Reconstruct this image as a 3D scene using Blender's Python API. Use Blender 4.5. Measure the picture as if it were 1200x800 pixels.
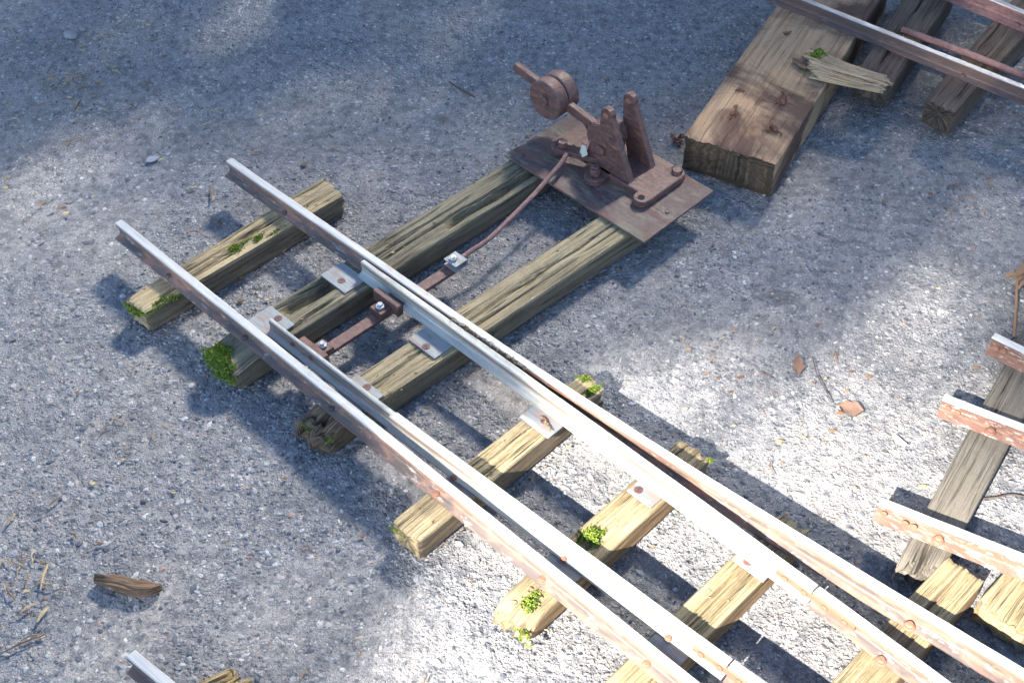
import bpy, math, random
import numpy as np
from mathutils import Vector, Matrix

for o in list(bpy.data.objects):
    bpy.data.objects.remove(o, do_unlink=True)
sc = bpy.context.scene
COL = sc.collection
rng = np.random.default_rng(7)
random.seed(7)

# ------------------------------------------------------------------ camera
FPX, PITCH, CAMH = 1550.0, math.radians(46.0), 1.357
cam_d = bpy.data.cameras.new("camera")
cam_d.sensor_width = 36.0
cam_d.lens = FPX / 1200.0 * 36.0
cam_d.clip_start = 0.02
cam_d.clip_end = 500.0
cam = bpy.data.objects.new("camera", cam_d)
cam.location = (0, 0, CAMH)
cam.rotation_euler = (math.pi / 2 - PITCH, 0, 0)
COL.objects.link(cam)
sc.camera = cam

# ------------------------------------------------------------------ sky, sun, exposure
SUN_AZ, SUN_EL = math.radians(235.0), math.radians(38.0)
SUND = np.array([math.cos(SUN_AZ) * math.cos(SUN_EL), math.sin(SUN_AZ) * math.cos(SUN_EL), math.sin(SUN_EL)])
w = bpy.data.worlds.new("World")
sc.world = w
w.use_nodes = True
nt = w.node_tree
bg = nt.nodes["Background"]
sky = nt.nodes.new("ShaderNodeTexSky")
sky.sky_type = 'NISHITA'
sky.sun_disc = False
sky.sun_elevation = SUN_EL
sky.sun_rotation = math.atan2(SUND[0], SUND[1])
nt.links.new(sky.outputs[0], bg.inputs[0])
sky.ozone_density = 4.5
sky.dust_density = 0.3
bg.inputs[1].default_value = 0.072
sl = bpy.data.lights.new("sun", 'SUN')
sl.energy = 5.0
sl.angle = math.radians(0.53)
sl.color = (1.0, 0.94, 0.86)
sun = bpy.data.objects.new("sun", sl)
sun.rotation_euler = Vector(SUND).to_track_quat('Z', 'Y').to_euler()
sun.location = (-6, -8, 12)
COL.objects.link(sun)
sc.view_settings.view_transform = 'Standard'
sc.view_settings.look = 'None'
sc.view_settings.gamma = 1.0
sc.view_settings.use_curve_mapping = False
sc.view_settings.exposure = 2.62
sc.cycles.use_denoising = True
sc.cycles.use_guiding = True
sc.cycles.max_bounces = 6
sc.cycles.blur_glossy = 0.0
sc.cycles.sample_clamp_indirect = 0.0

# ------------------------------------------------------------------ pixel -> place on a level plane
_fw = np.array([0, math.cos(PITCH), -math.sin(PITCH)])
_up = np.array([0, math.sin(PITCH), math.cos(PITCH)])
def px(x, y, z=0.0):
    d = _fw * FPX + np.array([1.0, 0, 0]) * (x - 600) + _up * (400 - y)
    t = (z - CAMH) / d[2]
    return d * t + np.array([0, 0, CAMH])
# frame of the main track: s along the rails, t across them
ORG = np.array([-0.57986, 1.49785, 0.0])
DS = np.array([0.71564, -0.69847, 0.0])
DT = np.array([0.69847, 0.71564, 0.0])
def st(s, t, z=0.0):
    return ORG + DS * s + DT * t + np.array([0, 0, z])

# ------------------------------------------------------------------ noise
def _hash(ix, iy, seed):
    h = (ix.astype(np.int64) * 374761393 + iy.astype(np.int64) * 668265263 + seed * 1442695041) & 0xffffffff
    h = ((h ^ (h >> 13)) * 1274126177) & 0xffffffff
    return ((h ^ (h >> 16)) & 0xffff) / 65535.0
def vn(x, y, seed=0):
    x = np.asarray(x, float); y = np.asarray(y, float)
    x, y = np.broadcast_arrays(x, y)
    ix = np.floor(x); iy = np.floor(y)
    fx = x - ix; fy = y - iy
    fx = fx * fx * (3 - 2 * fx); fy = fy * fy * (3 - 2 * fy)
    a = _hash(ix, iy, seed); b = _hash(ix + 1, iy, seed)
    c = _hash(ix, iy + 1, seed); d = _hash(ix + 1, iy + 1, seed)
    return (a + (b - a) * fx) * (1 - fy) + (c + (d - c) * fx) * fy
def sstep(a, b, x):
    t = np.clip((x - a) / (b - a), 0, 1)
    return t * t * (3 - 2 * t)

# ------------------------------------------------------------------ materials
class NT:
    def __init__(self, name):
        self.m = bpy.data.materials.new(name)
        self.m.use_nodes = True
        self.t = self.m.node_tree
        self.b = self.t.nodes["Principled BSDF"]
        self.o = self.t.nodes["Material Output"]
    def n(self, kind, **kw):
        nd = self.t.nodes.new(kind)
        for k, v in kw.items():
            setattr(nd, k, v)
        return nd
    def l(self, a, b):
        self.t.links.new(a, b)
    def val(self, sock, v):
        if hasattr(v, "is_linked") or isinstance(v, bpy.types.NodeSocket):
            self.l(v, sock)
        else:
            sock.default_value = v
    def math(self, op, a, b=0.0, c=0.0, clamp=False):
        nd = self.n("ShaderNodeMath", operation=op, use_clamp=clamp)
        self.val(nd.inputs[0], a); self.val(nd.inputs[1], b); self.val(nd.inputs[2], c)
        return nd.outputs[0]
    def mix(self, f, a, b, mode='MIX'):
        nd = self.n("ShaderNodeMix", data_type='RGBA', blend_type=mode)
        self.val(nd.inputs[0], f)
        self.val(nd.inputs[6], a if not isinstance(a, tuple) else (*a, 1.0)[:4])
        self.val(nd.inputs[7], b if not isinstance(b, tuple) else (*b, 1.0)[:4])
        return nd.outputs[2]
    def noise(self, vec, scale, detail=3.0, rough=0.55, dist=0.0):
        nd = self.n("ShaderNodeTexNoise")
        if vec is not None: self.l(vec, nd.inputs["Vector"])
        nd.inputs["Scale"].default_value = scale
        nd.inputs["Detail"].default_value = detail
        nd.inputs["Roughness"].default_value = rough
        nd.inputs["Distortion"].default_value = dist
        return nd.outputs["Fac"]
    def voro(self, vec, scale, feature='F1', rand=1.0):
        nd = self.n("ShaderNodeTexVoronoi", feature=feature)
        self.l(vec, nd.inputs["Vector"])
        nd.inputs["Scale"].default_value = scale
        nd.inputs["Randomness"].default_value = rand
        return nd
    def ramp(self, f, stops, interp='LINEAR'):
        nd = self.n("ShaderNodeValToRGB")
        cr = nd.color_ramp
        cr.interpolation = interp
        while len(cr.elements) < len(stops):
            cr.elements.new(0.5)
        for e, (p, c) in zip(cr.elements, stops):
            e.position = p
            e.color = (*c, 1.0) if len(c) == 3 else c
        self.val(nd.inputs[0], f)
        return nd.outputs[0]
    def mapr(self, v, a, b, c=0.0, d=1.0):
        nd = self.n("ShaderNodeMapRange")
        self.val(nd.inputs[0], v)
        for i, q in enumerate((a, b, c, d)):
            nd.inputs[1 + i].default_value = q
        return nd.outputs[0]
    def scalevec(self, vec, s, loc=(0, 0, 0)):
        nd = self.n("ShaderNodeMapping")
        self.l(vec, nd.inputs[0])
        nd.inputs["Scale"].default_value = s
        nd.inputs["Location"].default_value = loc
        return nd.outputs[0]
    def bump(self, h, dist, strength=1.0, normal=None):
        nd = self.n("ShaderNodeBump")
        nd.inputs["Strength"].default_value = strength
        nd.inputs["Distance"].default_value = dist
        self.l(h, nd.inputs["Height"])
        if normal is not None: self.l(normal, nd.inputs["Normal"])
        return nd.outputs[0]
    def fin(self, col, rough=0.8, metal=0.0, normal=None, spec=0.4):
        self.val(self.b.inputs["Base Color"], col if not isinstance(col, tuple) else (*col, 1.0)[:4])
        self.val(self.b.inputs["Roughness"], rough)
        self.val(self.b.inputs["Metallic"], metal)
        self.b.inputs["Specular IOR Level"].default_value = spec
        if normal is not None: self.l(normal, self.b.inputs["Normal"])
        return self.m

def geo_pos(N):
    return N.n("ShaderNodeNewGeometry").outputs["Position"]

def mat_asphalt():
    N = NT("asphalt")
    pos = geo_pos(N)
    wn = N.n("ShaderNodeTexNoise"); N.l(pos, wn.inputs["Vector"]); wn.inputs["Scale"].default_value = 90; wn.inputs["Detail"].default_value = 2
    wv = N.n("ShaderNodeVectorMath", operation='MULTIPLY_ADD')
    N.l(wn.outputs["Color"], wv.inputs[0]); wv.inputs[1].default_value = (0.006, 0.006, 0.002); N.l(pos, wv.inputs[2])
    p = wv.outputs[0]
    fine = N.noise(pos, 900, 3, 0.6)
    mid = N.noise(pos, 60, 4, 0.6)
    big = N.noise(pos, 3.2, 4, 0.6)
    matrix = N.ramp(fine, [(0.34, (0.042, 0.044, 0.050)), (0.51, (0.165, 0.163, 0.163)), (0.69, (0.37, 0.362, 0.352))])
    col = matrix
    hgt = N.math('MULTIPLY', fine, 0.25)
    for sc_, thr, wgt, r0 in ((95, 0.50, 0.9, 0.0), (190, 0.42, 0.7, 1.0), (380, 0.40, 0.45, 2.0)):
        v = N.voro(N.scalevec(p, (1, 1, 1), (r0 * 3.1, r0 * 1.7, 0)), sc_)
        sep = N.n("ShaderNodeSeparateColor"); N.l(v.outputs["Color"], sep.inputs[0])
        exist = N.math('GREATER_THAN', sep.outputs[0], thr)
        shape = N.mapr(v.outputs["Distance"], 0.30, 0.48, 1.0, 0.0)
        m = N.math('MULTIPLY', exist, shape)
        stone = N.ramp(sep.outputs[1], [(0.0, (0.055, 0.06, 0.068)), (0.25, (0.11, 0.115, 0.125)), (0.5, (0.19, 0.188, 0.185)),
                                        (0.74, (0.27, 0.262, 0.25)), (0.90, (0.38, 0.372, 0.355)), (0.96, (0.50, 0.49, 0.47)), (0.985, (0.24, 0.13, 0.08))])
        col = N.mix(N.math('MULTIPLY', m, 0.85), col, stone)
        dome = N.mapr(v.outputs["Distance"], 0.0, 0.55, 1.0, 0.0)
        hgt = N.math('ADD', hgt, N.math('MULTIPLY', N.math('MULTIPLY', dome, exist), wgt))
    col = N.mix(N.mapr(big, 0.42, 0.68, 0.0, 0.38), col, (0.20, 0.172, 0.145))
    pat = N.noise(pos, 11, 5, 0.65)
    col = N.mix(N.mapr(pat, 0.50, 0.66, 0.0, 0.38), col, (0.085, 0.088, 0.095))
    col = N.mix(N.mapr(pat, 0.34, 0.48, 0.30, 0.0), col, (0.26, 0.252, 0.24))
    col = N.mix(N.mapr(mid, 0.36, 0.54, 0.6, 0.0), col, (0.058, 0.062, 0.07))
    # old oil spot
    q = px(915, 347)
    sub = N.n("ShaderNodeVectorMath", operation='SUBTRACT'); N.l(pos, sub.inputs[0]); sub.inputs[1].default_value = tuple(q)
    ln = N.n("ShaderNodeVectorMath", operation='LENGTH'); N.l(N.scalevec(sub.outputs[0], (1, 1.5, 0)), ln.inputs[0])
    dd = N.math('ADD', ln.outputs["Value"], N.math('MULTIPLY', mid, 0.03))
    col = N.mix(N.mapr(dd, 0.036, 0.052, 0.6, 0.0), col, (0.05, 0.05, 0.055))
    hgt = N.math('ADD', hgt, N.math('MULTIPLY', mid, 1.2))
    nrm = N.bump(hgt, 0.0034, 1.0)
    return N.fin(col, N.mapr(fine, 0.3, 0.8, 0.62, 0.9), 0.0, nrm, 0.35)

def mat_island(name, stops, rough=0.8, spec=0.3, bumpscale=None, trans=0.0, interp='LINEAR'):
    N = NT(name)
    g = N.n("ShaderNodeNewGeometry")
    r = g.outputs["Random Per Island"]
    col = N.ramp(r, stops, interp)
    nz = N.noise(g.outputs["Position"], 400, 3, 0.6)
    col = N.mix(N.mapr(nz, 0.3, 0.7, 0.0, 0.35), col, tuple(c * 0.55 for c in stops[0][1]))
    nrm = N.bump(nz, 0.0012, 0.7) if bumpscale else None
    m = N.fin(col, rough, 0.0, nrm, spec)
    if trans:
        N.b.inputs["Transmission Weight"].default_value = 0.0
    return m

def mat_wood(name, dark, mid, light, green=0.25, greenc=(0.10, 0.115, 0.055), stain=(0.05, 0.042, 0.03), stainf=0.4, rough=0.85, stainr=(0.5, 0.72), stains=9.0, crack=1.0):
    N = NT(name)
    uv = N.n("ShaderNodeUVMap", uv_map="grain").outputs[0]
    pos = geo_pos(N)
    a = N.noise(N.scalevec(uv, (4.5, 520, 1)), 1.0, 5, 0.68, 0.0)
    b = N.noise(N.scalevec(uv, (1.6, 170, 1), (3, 7, 0)), 1.0, 3, 0.6, 0.0)
    c = N.noise(N.scalevec(uv, (130, 1700, 1), (1, 2, 0)), 1.0, 2, 0.7)
    f = N.math('ADD', N.math('MULTIPLY', a, 0.52), N.math('ADD', N.math('MULTIPLY', b, 0.22), N.math('MULTIPLY', c, 0.30)))
    col = N.ramp(f, [(0.39, dark), (0.51, mid), (0.63, light)])
    bl = N.noise(pos, 16, 4, 0.6)
    col = N.mix(N.mapr(bl, 0.45, 0.72, 0.0, green), col, greenc)
    st_ = N.noise(pos, stains, 5, 0.68, 0.8)
    col = N.mix(N.mapr(st_, stainr[0], stainr[1], 0.0, stainf), col, stain)
    spk = N.noise(pos, 420, 3, 0.7)
    col = N.mix(N.mapr(spk, 0.57, 0.70, 0.0, 0.55), col, tuple(q * 0.35 for q in mid))
    # drying cracks: long thin dark lines with the grain
    tot = None
    for k, (fu, fv, wdt, lo) in enumerate(((1.3, 95, 0.012, 0.46), (2.2, 210, 0.018, 0.50), (3.5, 420, 0.030, 0.52))):
        ck = N.noise(N.scalevec(uv, (fu, fv, 1), (9 + k, 3 + k * 2, 0)), 1.0, 1.5, 0.5, 0.0)
        ckm = N.mapr(N.math('ABSOLUTE', N.math('SUBTRACT', ck, 0.5)), 0.0, wdt, 1.0, 0.0)
        gate = N.mapr(N.noise(N.scalevec(uv, (7, 30 + 40 * k, 1), (4 + k, 4, 0)), 1.0, 2), lo, lo + 0.08, 0.0, 1.0)
        ckm = N.math('MULTIPLY', ckm, gate)
        tot = ckm if tot is None else N.math('MAXIMUM', tot, ckm)
    col = N.mix(N.math('MULTIPLY', tot, 0.85 * crack), col, (0.025, 0.02, 0.014))
    h = N.math('SUBTRACT', f, N.math('MULTIPLY', tot, 0.7))
    return N.fin(col, rough, 0.0, N.bump(h, 0.0018, 0.9), 0.22)

def mat_metal(name, base, metal, rough, rust=(0.20, 0.075, 0.04), rustf=(0.55, 0.75, 0.6), scratch=True, bumpd=0.0006, dirt=None, dirtf=(0.5, 0.7, 0.5), nscale=45):
    N = NT(name)
    pos = geo_pos(N)
    al = N.n("ShaderNodeVectorMath", operation='DOT_PRODUCT'); N.l(pos, al.inputs[0]); al.inputs[1].default_value = tuple(DS)
    ac = N.n("ShaderNodeVectorMath", operation='DOT_PRODUCT'); N.l(pos, ac.inputs[0]); ac.inputs[1].default_value = tuple(DT)
    sx = N.n("ShaderNodeSeparateXYZ"); N.l(pos, sx.inputs[0])
    cv = N.n("ShaderNodeCombineXYZ"); N.l(al.outputs["Value"], cv.inputs[0]); N.l(ac.outputs["Value"], cv.inputs[1]); N.l(sx.outputs[2], cv.inputs[2])
    vec = cv.outputs[0]
    streak = N.noise(N.scalevec(vec, (14, 500, 500)), 1.0, 3, 0.6)
    blot = N.noise(N.scalevec(vec, (0.6, 2.0, 2.0)), nscale, 5, 0.65, 0.5)
    fine = N.noise(pos, 1200, 2, 0.6)
    col = N.mix(N.mapr(streak, 0.35, 0.65), tuple(c * 0.74 for c in base), base) if scratch else N.mix(N.mapr(N.noise(pos, 160, 4, 0.7), 0.36, 0.62), tuple(c * 0.5 for c in base), base)
    rm = N.mapr(blot, rustf[0], rustf[1], 0.0, rustf[2])
    col = N.mix(rm, col, rust)
    if dirt:
        d2 = N.noise(N.scalevec(vec, (0.5, 1.6, 1.6), (5, 1, 2)), nscale * 1.7, 5, 0.7)
        col = N.mix(N.mapr(d2, dirtf[0], dirtf[1], 0.0, dirtf[2]), col, dirt)
    col = N.mix(N.mapr(fine, 0.55, 0.75, 0.0, 0.35), col, tuple(c * 0.5 for c in base))
    r = N.math('ADD', rough, N.math('MULTIPLY', rm, 0.3), clamp=True)
    m_ = N.math('MULTIPLY', N.math('SUBTRACT', 1.0, rm), metal)
    h = N.math('ADD', blot, N.math('ADD', N.math('MULTIPLY', fine, 0.4), N.math('MULTIPLY', streak, 0.25 if scratch else 0.0)))
    return N.fin(col, r, m_, N.bump(h, bumpd, 0.8), 0.4)

M = {}
M['asphalt'] = mat_asphalt()
M['chips'] = mat_island('stone_chips', [(0.0, (0.045, 0.052, 0.064)), (0.3, (0.11, 0.118, 0.13)), (0.6, (0.21, 0.207, 0.20)), (0.88, (0.28, 0.272, 0.265)), (0.98, (0.42, 0.41, 0.39)), (1.0, (0.20, 0.12, 0.08))], 0.75, 0.35, True)
M['litter'] = mat_island('dry_litter', [(0.0, (0.11, 0.06, 0.032)), (0.4, (0.20, 0.115, 0.06)), (0.7, (0.31, 0.215, 0.115)), (1.0, (0.44, 0.34, 0.19))], 0.8, 0.25)
M['moss'] = mat_island('moss', [(0.0, (0.10, 0.085, 0.02)), (0.15, (0.09, 0.14, 0.018)), (0.6, (0.18, 0.28, 0.035)), (1.0, (0.30, 0.38, 0.07))], 0.7, 0.25)
M['leafgreen'] = mat_island('tree_leaf', [(0.0, (0.035, 0.07, 0.018)), (1.0, (0.09, 0.13, 0.04))], 0.6, 0.3)
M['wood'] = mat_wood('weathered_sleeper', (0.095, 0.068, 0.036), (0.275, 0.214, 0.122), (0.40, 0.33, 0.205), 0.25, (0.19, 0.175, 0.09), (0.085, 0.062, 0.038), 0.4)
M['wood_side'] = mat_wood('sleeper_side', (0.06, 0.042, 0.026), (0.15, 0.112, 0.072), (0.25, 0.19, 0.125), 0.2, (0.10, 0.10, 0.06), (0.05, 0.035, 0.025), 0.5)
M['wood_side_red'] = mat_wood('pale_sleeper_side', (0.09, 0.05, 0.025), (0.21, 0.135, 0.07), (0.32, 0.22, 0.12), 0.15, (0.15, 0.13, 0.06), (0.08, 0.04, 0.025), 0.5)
M['wood_old'] = mat_wood('decayed_sleeper', (0.055, 0.044, 0.028), (0.165, 0.14, 0.09), (0.27, 0.235, 0.155), 0.3, (0.08, 0.085, 0.045), (0.04, 0.033, 0.023), 0.7)
M['wood_yellow'] = mat_wood('pale_sleeper', (0.085, 0.058, 0.028), (0.22, 0.168, 0.092), (0.31, 0.255, 0.155), 0.3, (0.155, 0.145, 0.08), (0.10, 0.065, 0.035), 0.45, crack=0.75)
M['wood_timber'] = mat_wood('squared_timber', (0.24, 0.145, 0.076), (0.32, 0.205, 0.115), (0.40, 0.275, 0.165), 0.3, (0.21, 0.17, 0.13), (0.066, 0.033, 0.026), 0.92, 0.75, (0.44, 0.60), 7.5, crack=0.15)
M['timber_end'] = mat_wood('timber_end', (0.018, 0.012, 0.008), (0.05, 0.036, 0.024), (0.12, 0.085, 0.05), 0.05)
M['rot'] = mat_wood('rotten_wood', (0.03, 0.02, 0.013), (0.10, 0.066, 0.04), (0.24, 0.17, 0.105), 0.3, (0.07, 0.075, 0.03), (0.03, 0.02, 0.014), 0.7)
M['wood_grey'] = mat_wood('grey_board', (0.075, 0.064, 0.05), (0.112, 0.098, 0.078), (0.150, 0.132, 0.106), 0.2, (0.09, 0.085, 0.055), (0.07, 0.058, 0.044), 0.4, crack=0.45)
M['wood_brown'] = mat_wood('brown_sleeper', (0.032, 0.021, 0.016), (0.085, 0.058, 0.044), (0.145, 0.105, 0.08), 0.35, (0.085, 0.085, 0.05), (0.035, 0.023, 0.019), 0.7)
M['wood_end'] = mat_wood('split_wood', (0.13, 0.075, 0.03), (0.34, 0.24, 0.11), (0.52, 0.42, 0.24), 0.05)
M['splint'] = mat_wood('splintered_wood', (0.17, 0.095, 0.045), (0.38, 0.26, 0.145), (0.52, 0.40, 0.26), 0.05, (0.2, 0.15, 0.09), (0.08, 0.042, 0.028), 0.6)
M['bark'] = mat_wood('bark', (0.05, 0.03, 0.02), (0.13, 0.08, 0.05), (0.24, 0.165, 0.11), 0.1)
M['rail_top'] = mat_metal('rail_head_metal', (0.40, 0.40, 0.385), 0.25, 0.48, (0.30, 0.19, 0.13), (0.57, 0.72, 0.6), nscale=26)
M['rail_side'] = mat_metal('rail_side_metal', (0.115, 0.092, 0.082), 0.15, 0.65, (0.25, 0.135, 0.095), (0.46, 0.60, 0.75), dirt=(0.46, 0.42, 0.38), dirtf=(0.57, 0.68, 0.8))
M['rail_edge'] = mat_metal('rail_head_edge', (0.26, 0.135, 0.085), 0.05, 0.65, (0.16, 0.10, 0.08), (0.48, 0.62, 0.8), dirt=(0.42, 0.38, 0.34), dirtf=(0.58, 0.7, 0.7))
M['blade_edge'] = mat_metal('blade_head_edge', (0.27, 0.20, 0.145), 0.1, 0.6, (0.24, 0.12, 0.075), (0.46, 0.60, 0.85), dirt=(0.2, 0.19, 0.15), dirtf=(0.5, 0.7, 0.6))
M['rail_rust'] = mat_metal('rusted_rail_side', (0.20, 0.105, 0.072), 0.05, 0.7, (0.115, 0.065, 0.048), (0.50, 0.60, 0.8), dirt=(0.46, 0.40, 0.36), dirtf=(0.54, 0.66, 0.8), nscale=60)
M['blade'] = mat_metal('blade_metal', (0.36, 0.36, 0.325), 0.2, 0.5, (0.26, 0.15, 0.10), (0.58, 0.72, 0.65), dirt=(0.19, 0.20, 0.15), dirtf=(0.52, 0.68, 0.7), nscale=30)
M['plate'] = mat_metal('slide_plate_metal', (0.225, 0.245, 0.245), 0.15, 0.5, (0.22, 0.135, 0.105), (0.50, 0.64, 0.85), dirt=(0.13, 0.13, 0.11), dirtf=(0.53, 0.68, 0.7), nscale=38)
M['rust'] = mat_metal('rusty_iron', (0.135, 0.066, 0.053), 0.05, 0.5, (0.20, 0.092, 0.062), (0.48, 0.64, 0.7), False, 0.0011, (0.055, 0.034, 0.032), (0.46, 0.62, 0.8), 60)
M['rustplate'] = mat_metal('rusty_sheet', (0.092, 0.056, 0.054), 0.05, 0.6, (0.135, 0.07, 0.05), (0.48, 0.62, 0.75), False, 0.0009, (0.14, 0.13, 0.085), (0.50, 0.64, 0.85), 24)
M['rustbright'] = mat_metal('orange_rust', (0.20, 0.095, 0.06), 0.0, 0.75, (0.30, 0.155, 0.095), (0.45, 0.7, 0.6), bumpd=0.0008)
M['nail_rust'] = mat_metal('nail_rust', (0.12, 0.05, 0.03), 0.0, 0.8, (0.19, 0.085, 0.045), (0.45, 0.65, 0.6), False)
M['rustred'] = mat_metal('red_oxide', (0.175, 0.088, 0.078), 0.0, 0.6, (0.22, 0.125, 0.10), (0.45, 0.65, 0.7), False)
M['steel_dark'] = mat_metal('brown_steel', (0.10, 0.070, 0.062), 0.2, 0.55, (0.14, 0.07, 0.046), (0.45, 0.65, 0.6), dirt=(0.26, 0.24, 0.23), dirtf=(0.57, 0.75, 0.5))
M['steel_polish'] = mat_metal('worn_steel_head', (0.36, 0.35, 0.345), 0.5, 0.42, (0.19, 0.12, 0.09), (0.56, 0.72, 0.6))
M['zinc'] = mat_metal('zinc_bolt', (0.62, 0.61, 0.58), 0.8, 0.3, (0.3, 0.2, 0.15), (0.7, 0.9, 0.3))
M['leafdry'] = mat_island('dry_leaf', [(0.0, (0.135, 0.085, 0.062)), (1.0, (0.175, 0.105, 0.075))], 0.85, 0.15, True)
M['scrap'] = mat_island('pale_scrap', [(0.0, (0.40, 0.38, 0.30)), (1.0, (0.45, 0.43, 0.35))], 0.8, 0.2)
M['twig'] = mat_island('dark_twig', [(0.0, (0.05, 0.04, 0.032)), (1.0, (0.09, 0.07, 0.055))], 0.85, 0.15)
M['stalk'] = mat_island('dry_stalk', [(0.0, (0.16, 0.09, 0.05)), (1.0, (0.26, 0.16, 0.09))], 0.8, 0.2)
M['rock'] = mat_island('grey_stone', [(0.0, (0.15, 0.16, 0.155)), (1.0, (0.24, 0.24, 0.235))], 0.8, 0.3, True)
M['paleStone'] = mat_island('pale_stone', [(0.0, (0.25, 0.26, 0.27)), (1.0, (0.30, 0.30, 0.31))], 0.7, 0.3, True)

# ------------------------------------------------------------------ object helpers
def link_mesh(name, V, F, mats, parent=None, uv=None, fmat=None, smooth=False, base=False):
    V = np.asarray(V, float)
    lo, hi = V.min(0), V.max(0)
    c = (lo + hi) / 2
    if base: c[2] = lo[2]
    me = bpy.data.meshes.new(name)
    me.from_pydata((V - c).tolist(), [], F)
    if not isinstance(mats, (list, tuple)): mats = [mats]
    for m in mats: me.materials.append(M[m] if isinstance(m, str) else m)
    if fmat is not None:
        me.polygons.foreach_set("material_index", np.asarray(fmat, np.int32))
    if uv is not None:
        ul = me.uv_layers.new(name="grain")
        li = np.empty(len(me.loops), np.int32)
        me.loops.foreach_get("vertex_index", li)
        ul.data.foreach_set("uv", np.asarray(uv, np.float32)[li].ravel())
    if smooth:
        me.polygons.foreach_set("use_smooth", np.ones(len(me.polygons), bool))
    me.update()
    o = bpy.data.objects.new(name, me)
    COL.objects.link(o)
    if parent is not None:
        o.parent = parent
        o.location = c - np.array(world_loc(parent))
    else:
        o.location = c
    return o
def world_loc(o):
    v = Vector(o.location)
    while o.parent is not None:
        o = o.parent
        v = v + Vector(o.location)
    return v
def thing(name, label, cat, loc, group=None):
    o = bpy.data.objects.new(name, None)
    o.empty_display_size = 0.05
    o.location = loc
    COL.objects.link(o)
    return tag(o, label, cat, group)
def tag(o, label=None, cat=None, group=None, kind=None):
    if label: o["label"] = label
    if cat: o["category"] = cat
    if group: o["group"] = group
    if kind: o["kind"] = kind
    return o

class MB:
    """collects shapes for one mesh"""
    def __init__(s): s.V = []; s.F = []; s.m = []
    def add(s, V, F, mi=0):
        k = len(s.V)
        s.V += [tuple(v) for v in V]
        s.F += [tuple(i + k for i in f) for f in F]
        s.m += [mi] * len(F)
    def build(s, name, mats, parent=None, smooth=False, base=False):
        return link_mesh(name, s.V, s.F, mats, parent, fmat=s.m, smooth=smooth, base=base)
    def prism(s, pts, axis, depth, mi=0, bev=0.0):
        """closed polygon pts (3d) pushed along axis*depth, with a small bevel on both faces"""
        P_ = np.array(pts, float); ax = np.array(axis, float); n = len(P_)
        c = P_.mean(0)
        def inset(Q, b):
            out = []
            for i in range(n):
                a, p, d = Q[i - 1], Q[i], Q[(i + 1) % n]
                e1 = (a - p) / (np.linalg.norm(a - p) + 1e-9); e2 = (d - p) / (np.linalg.norm(d - p) + 1e-9)
                nn1 = np.cross(ax, e1); nn2 = np.cross(e2, ax)
                if np.dot(nn1, c - p) < 0 and np.dot(nn2, c - p) < 0: pass
                v = nn1 + nn2
                ln = np.linalg.norm(v)
                v = v / ln if ln > 1e-6 else np.zeros(3)
                out.append(p + v * b * inset.sg)
            return np.array(out)
        # orientation
        area = np.zeros(3)
        for i in range(n): area += np.cross(P_[i] - c, P_[(i + 1) % n] - c)
        if np.dot(area, ax) < 0:
            P_ = P_[::-1]
        inset.sg = 1.0
        t = inset(P_, 0.001)
        a0 = sum(np.dot(np.cross(P_[i] - c, P_[(i + 1) % n] - c), ax) for i in range(n))
        a1 = sum(np.dot(np.cross(t[i] - c, t[(i + 1) % n] - c), ax) for i in range(n))
        if a1 > a0: inset.sg = -1.0
        if bev > 0:
            L = [inset(P_, bev), P_ + ax * bev, P_ + ax * (depth - bev), inset(P_, bev) + ax * depth]
        else:
            L = [P_, P_ + ax * depth]
        V = np.vstack(L); F = []
        F.append(tuple(range(n))[::-1])
        for r in range(len(L) - 1):
            for i in range(n):
                j = (i + 1) % n
                F.append((r * n + i, r * n + j, (r + 1) * n + j, (r + 1) * n + i))
        F.append(tuple(range((len(L) - 1) * n, len(L) * n)))
        s.add(V, F, mi)
    def box(s, c, ex, ey, ez, hx, hy, hz, mi=0, bev=0.0008):
        c = np.array(c, float); ex = np.array(ex, float); ey = np.array(ey, float); ez = np.array(ez, float)
        pts = [c - ez * hz + ex * a * hx + ey * b * hy for a, b in ((-1, -1), (1, -1), (1, 1), (-1, 1))]
        s.prism(pts, ez, 2 * hz, mi, bev)
    def disc(s, c, ax, r, depth, n=20, mi=0, bev=0.0008, squash=1.0, ph=0.0):
        ax = np.array(ax, float); ax /= np.linalg.norm(ax)
        a = np.cross(ax, (0, 0, 1.0)) if abs(ax[2]) < 0.9 else np.cross(ax, (1.0, 0, 0))
        a /= np.linalg.norm(a); b = np.cross(ax, a)
        pts = [np.array(c) + a * math.cos(2 * math.pi * i / n + ph) * r + b * math.sin(2 * math.pi * i / n + ph) * r * squash for i in range(n)]
        s.prism(pts, ax, depth, mi, bev)
    def tube(s, pts, r, n=8, mi=0, rough=0.0):
        pts = [np.array(p, float) for p in pts]
        rings = []
        for i, p in enumerate(pts):
            d = pts[min(i + 1, len(pts) - 1)] - pts[max(i - 1, 0)]
            d /= np.linalg.norm(d) + 1e-12
            a = np.cross(d, (0, 0, 1.0)) if abs(d[2]) < 0.95 else np.cross(d, (1.0, 0, 0))
            a /= np.linalg.norm(a); b = np.cross(d, a)
            ri = r[i] if hasattr(r, "__len__") else r
            rings.append([p + (a * math.cos(2 * math.pi * k / n) + b * math.sin(2 * math.pi * k / n)) * ri * (1 + rough * random.uniform(-1, 1)) for k in range(n)])
        V = [v for R in rings for v in R]; F = [tuple(range(n))[::-1]]
        for i in range(len(rings) - 1):
            for k in range(n):
                F.append((i * n + k, i * n + (k + 1) % n, (i + 1) * n + (k + 1) % n, (i + 1) * n + k))
        F.append(tuple(range((len(rings) - 1) * n, len(rings) * n)))
        s.add(V, F, mi)

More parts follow.
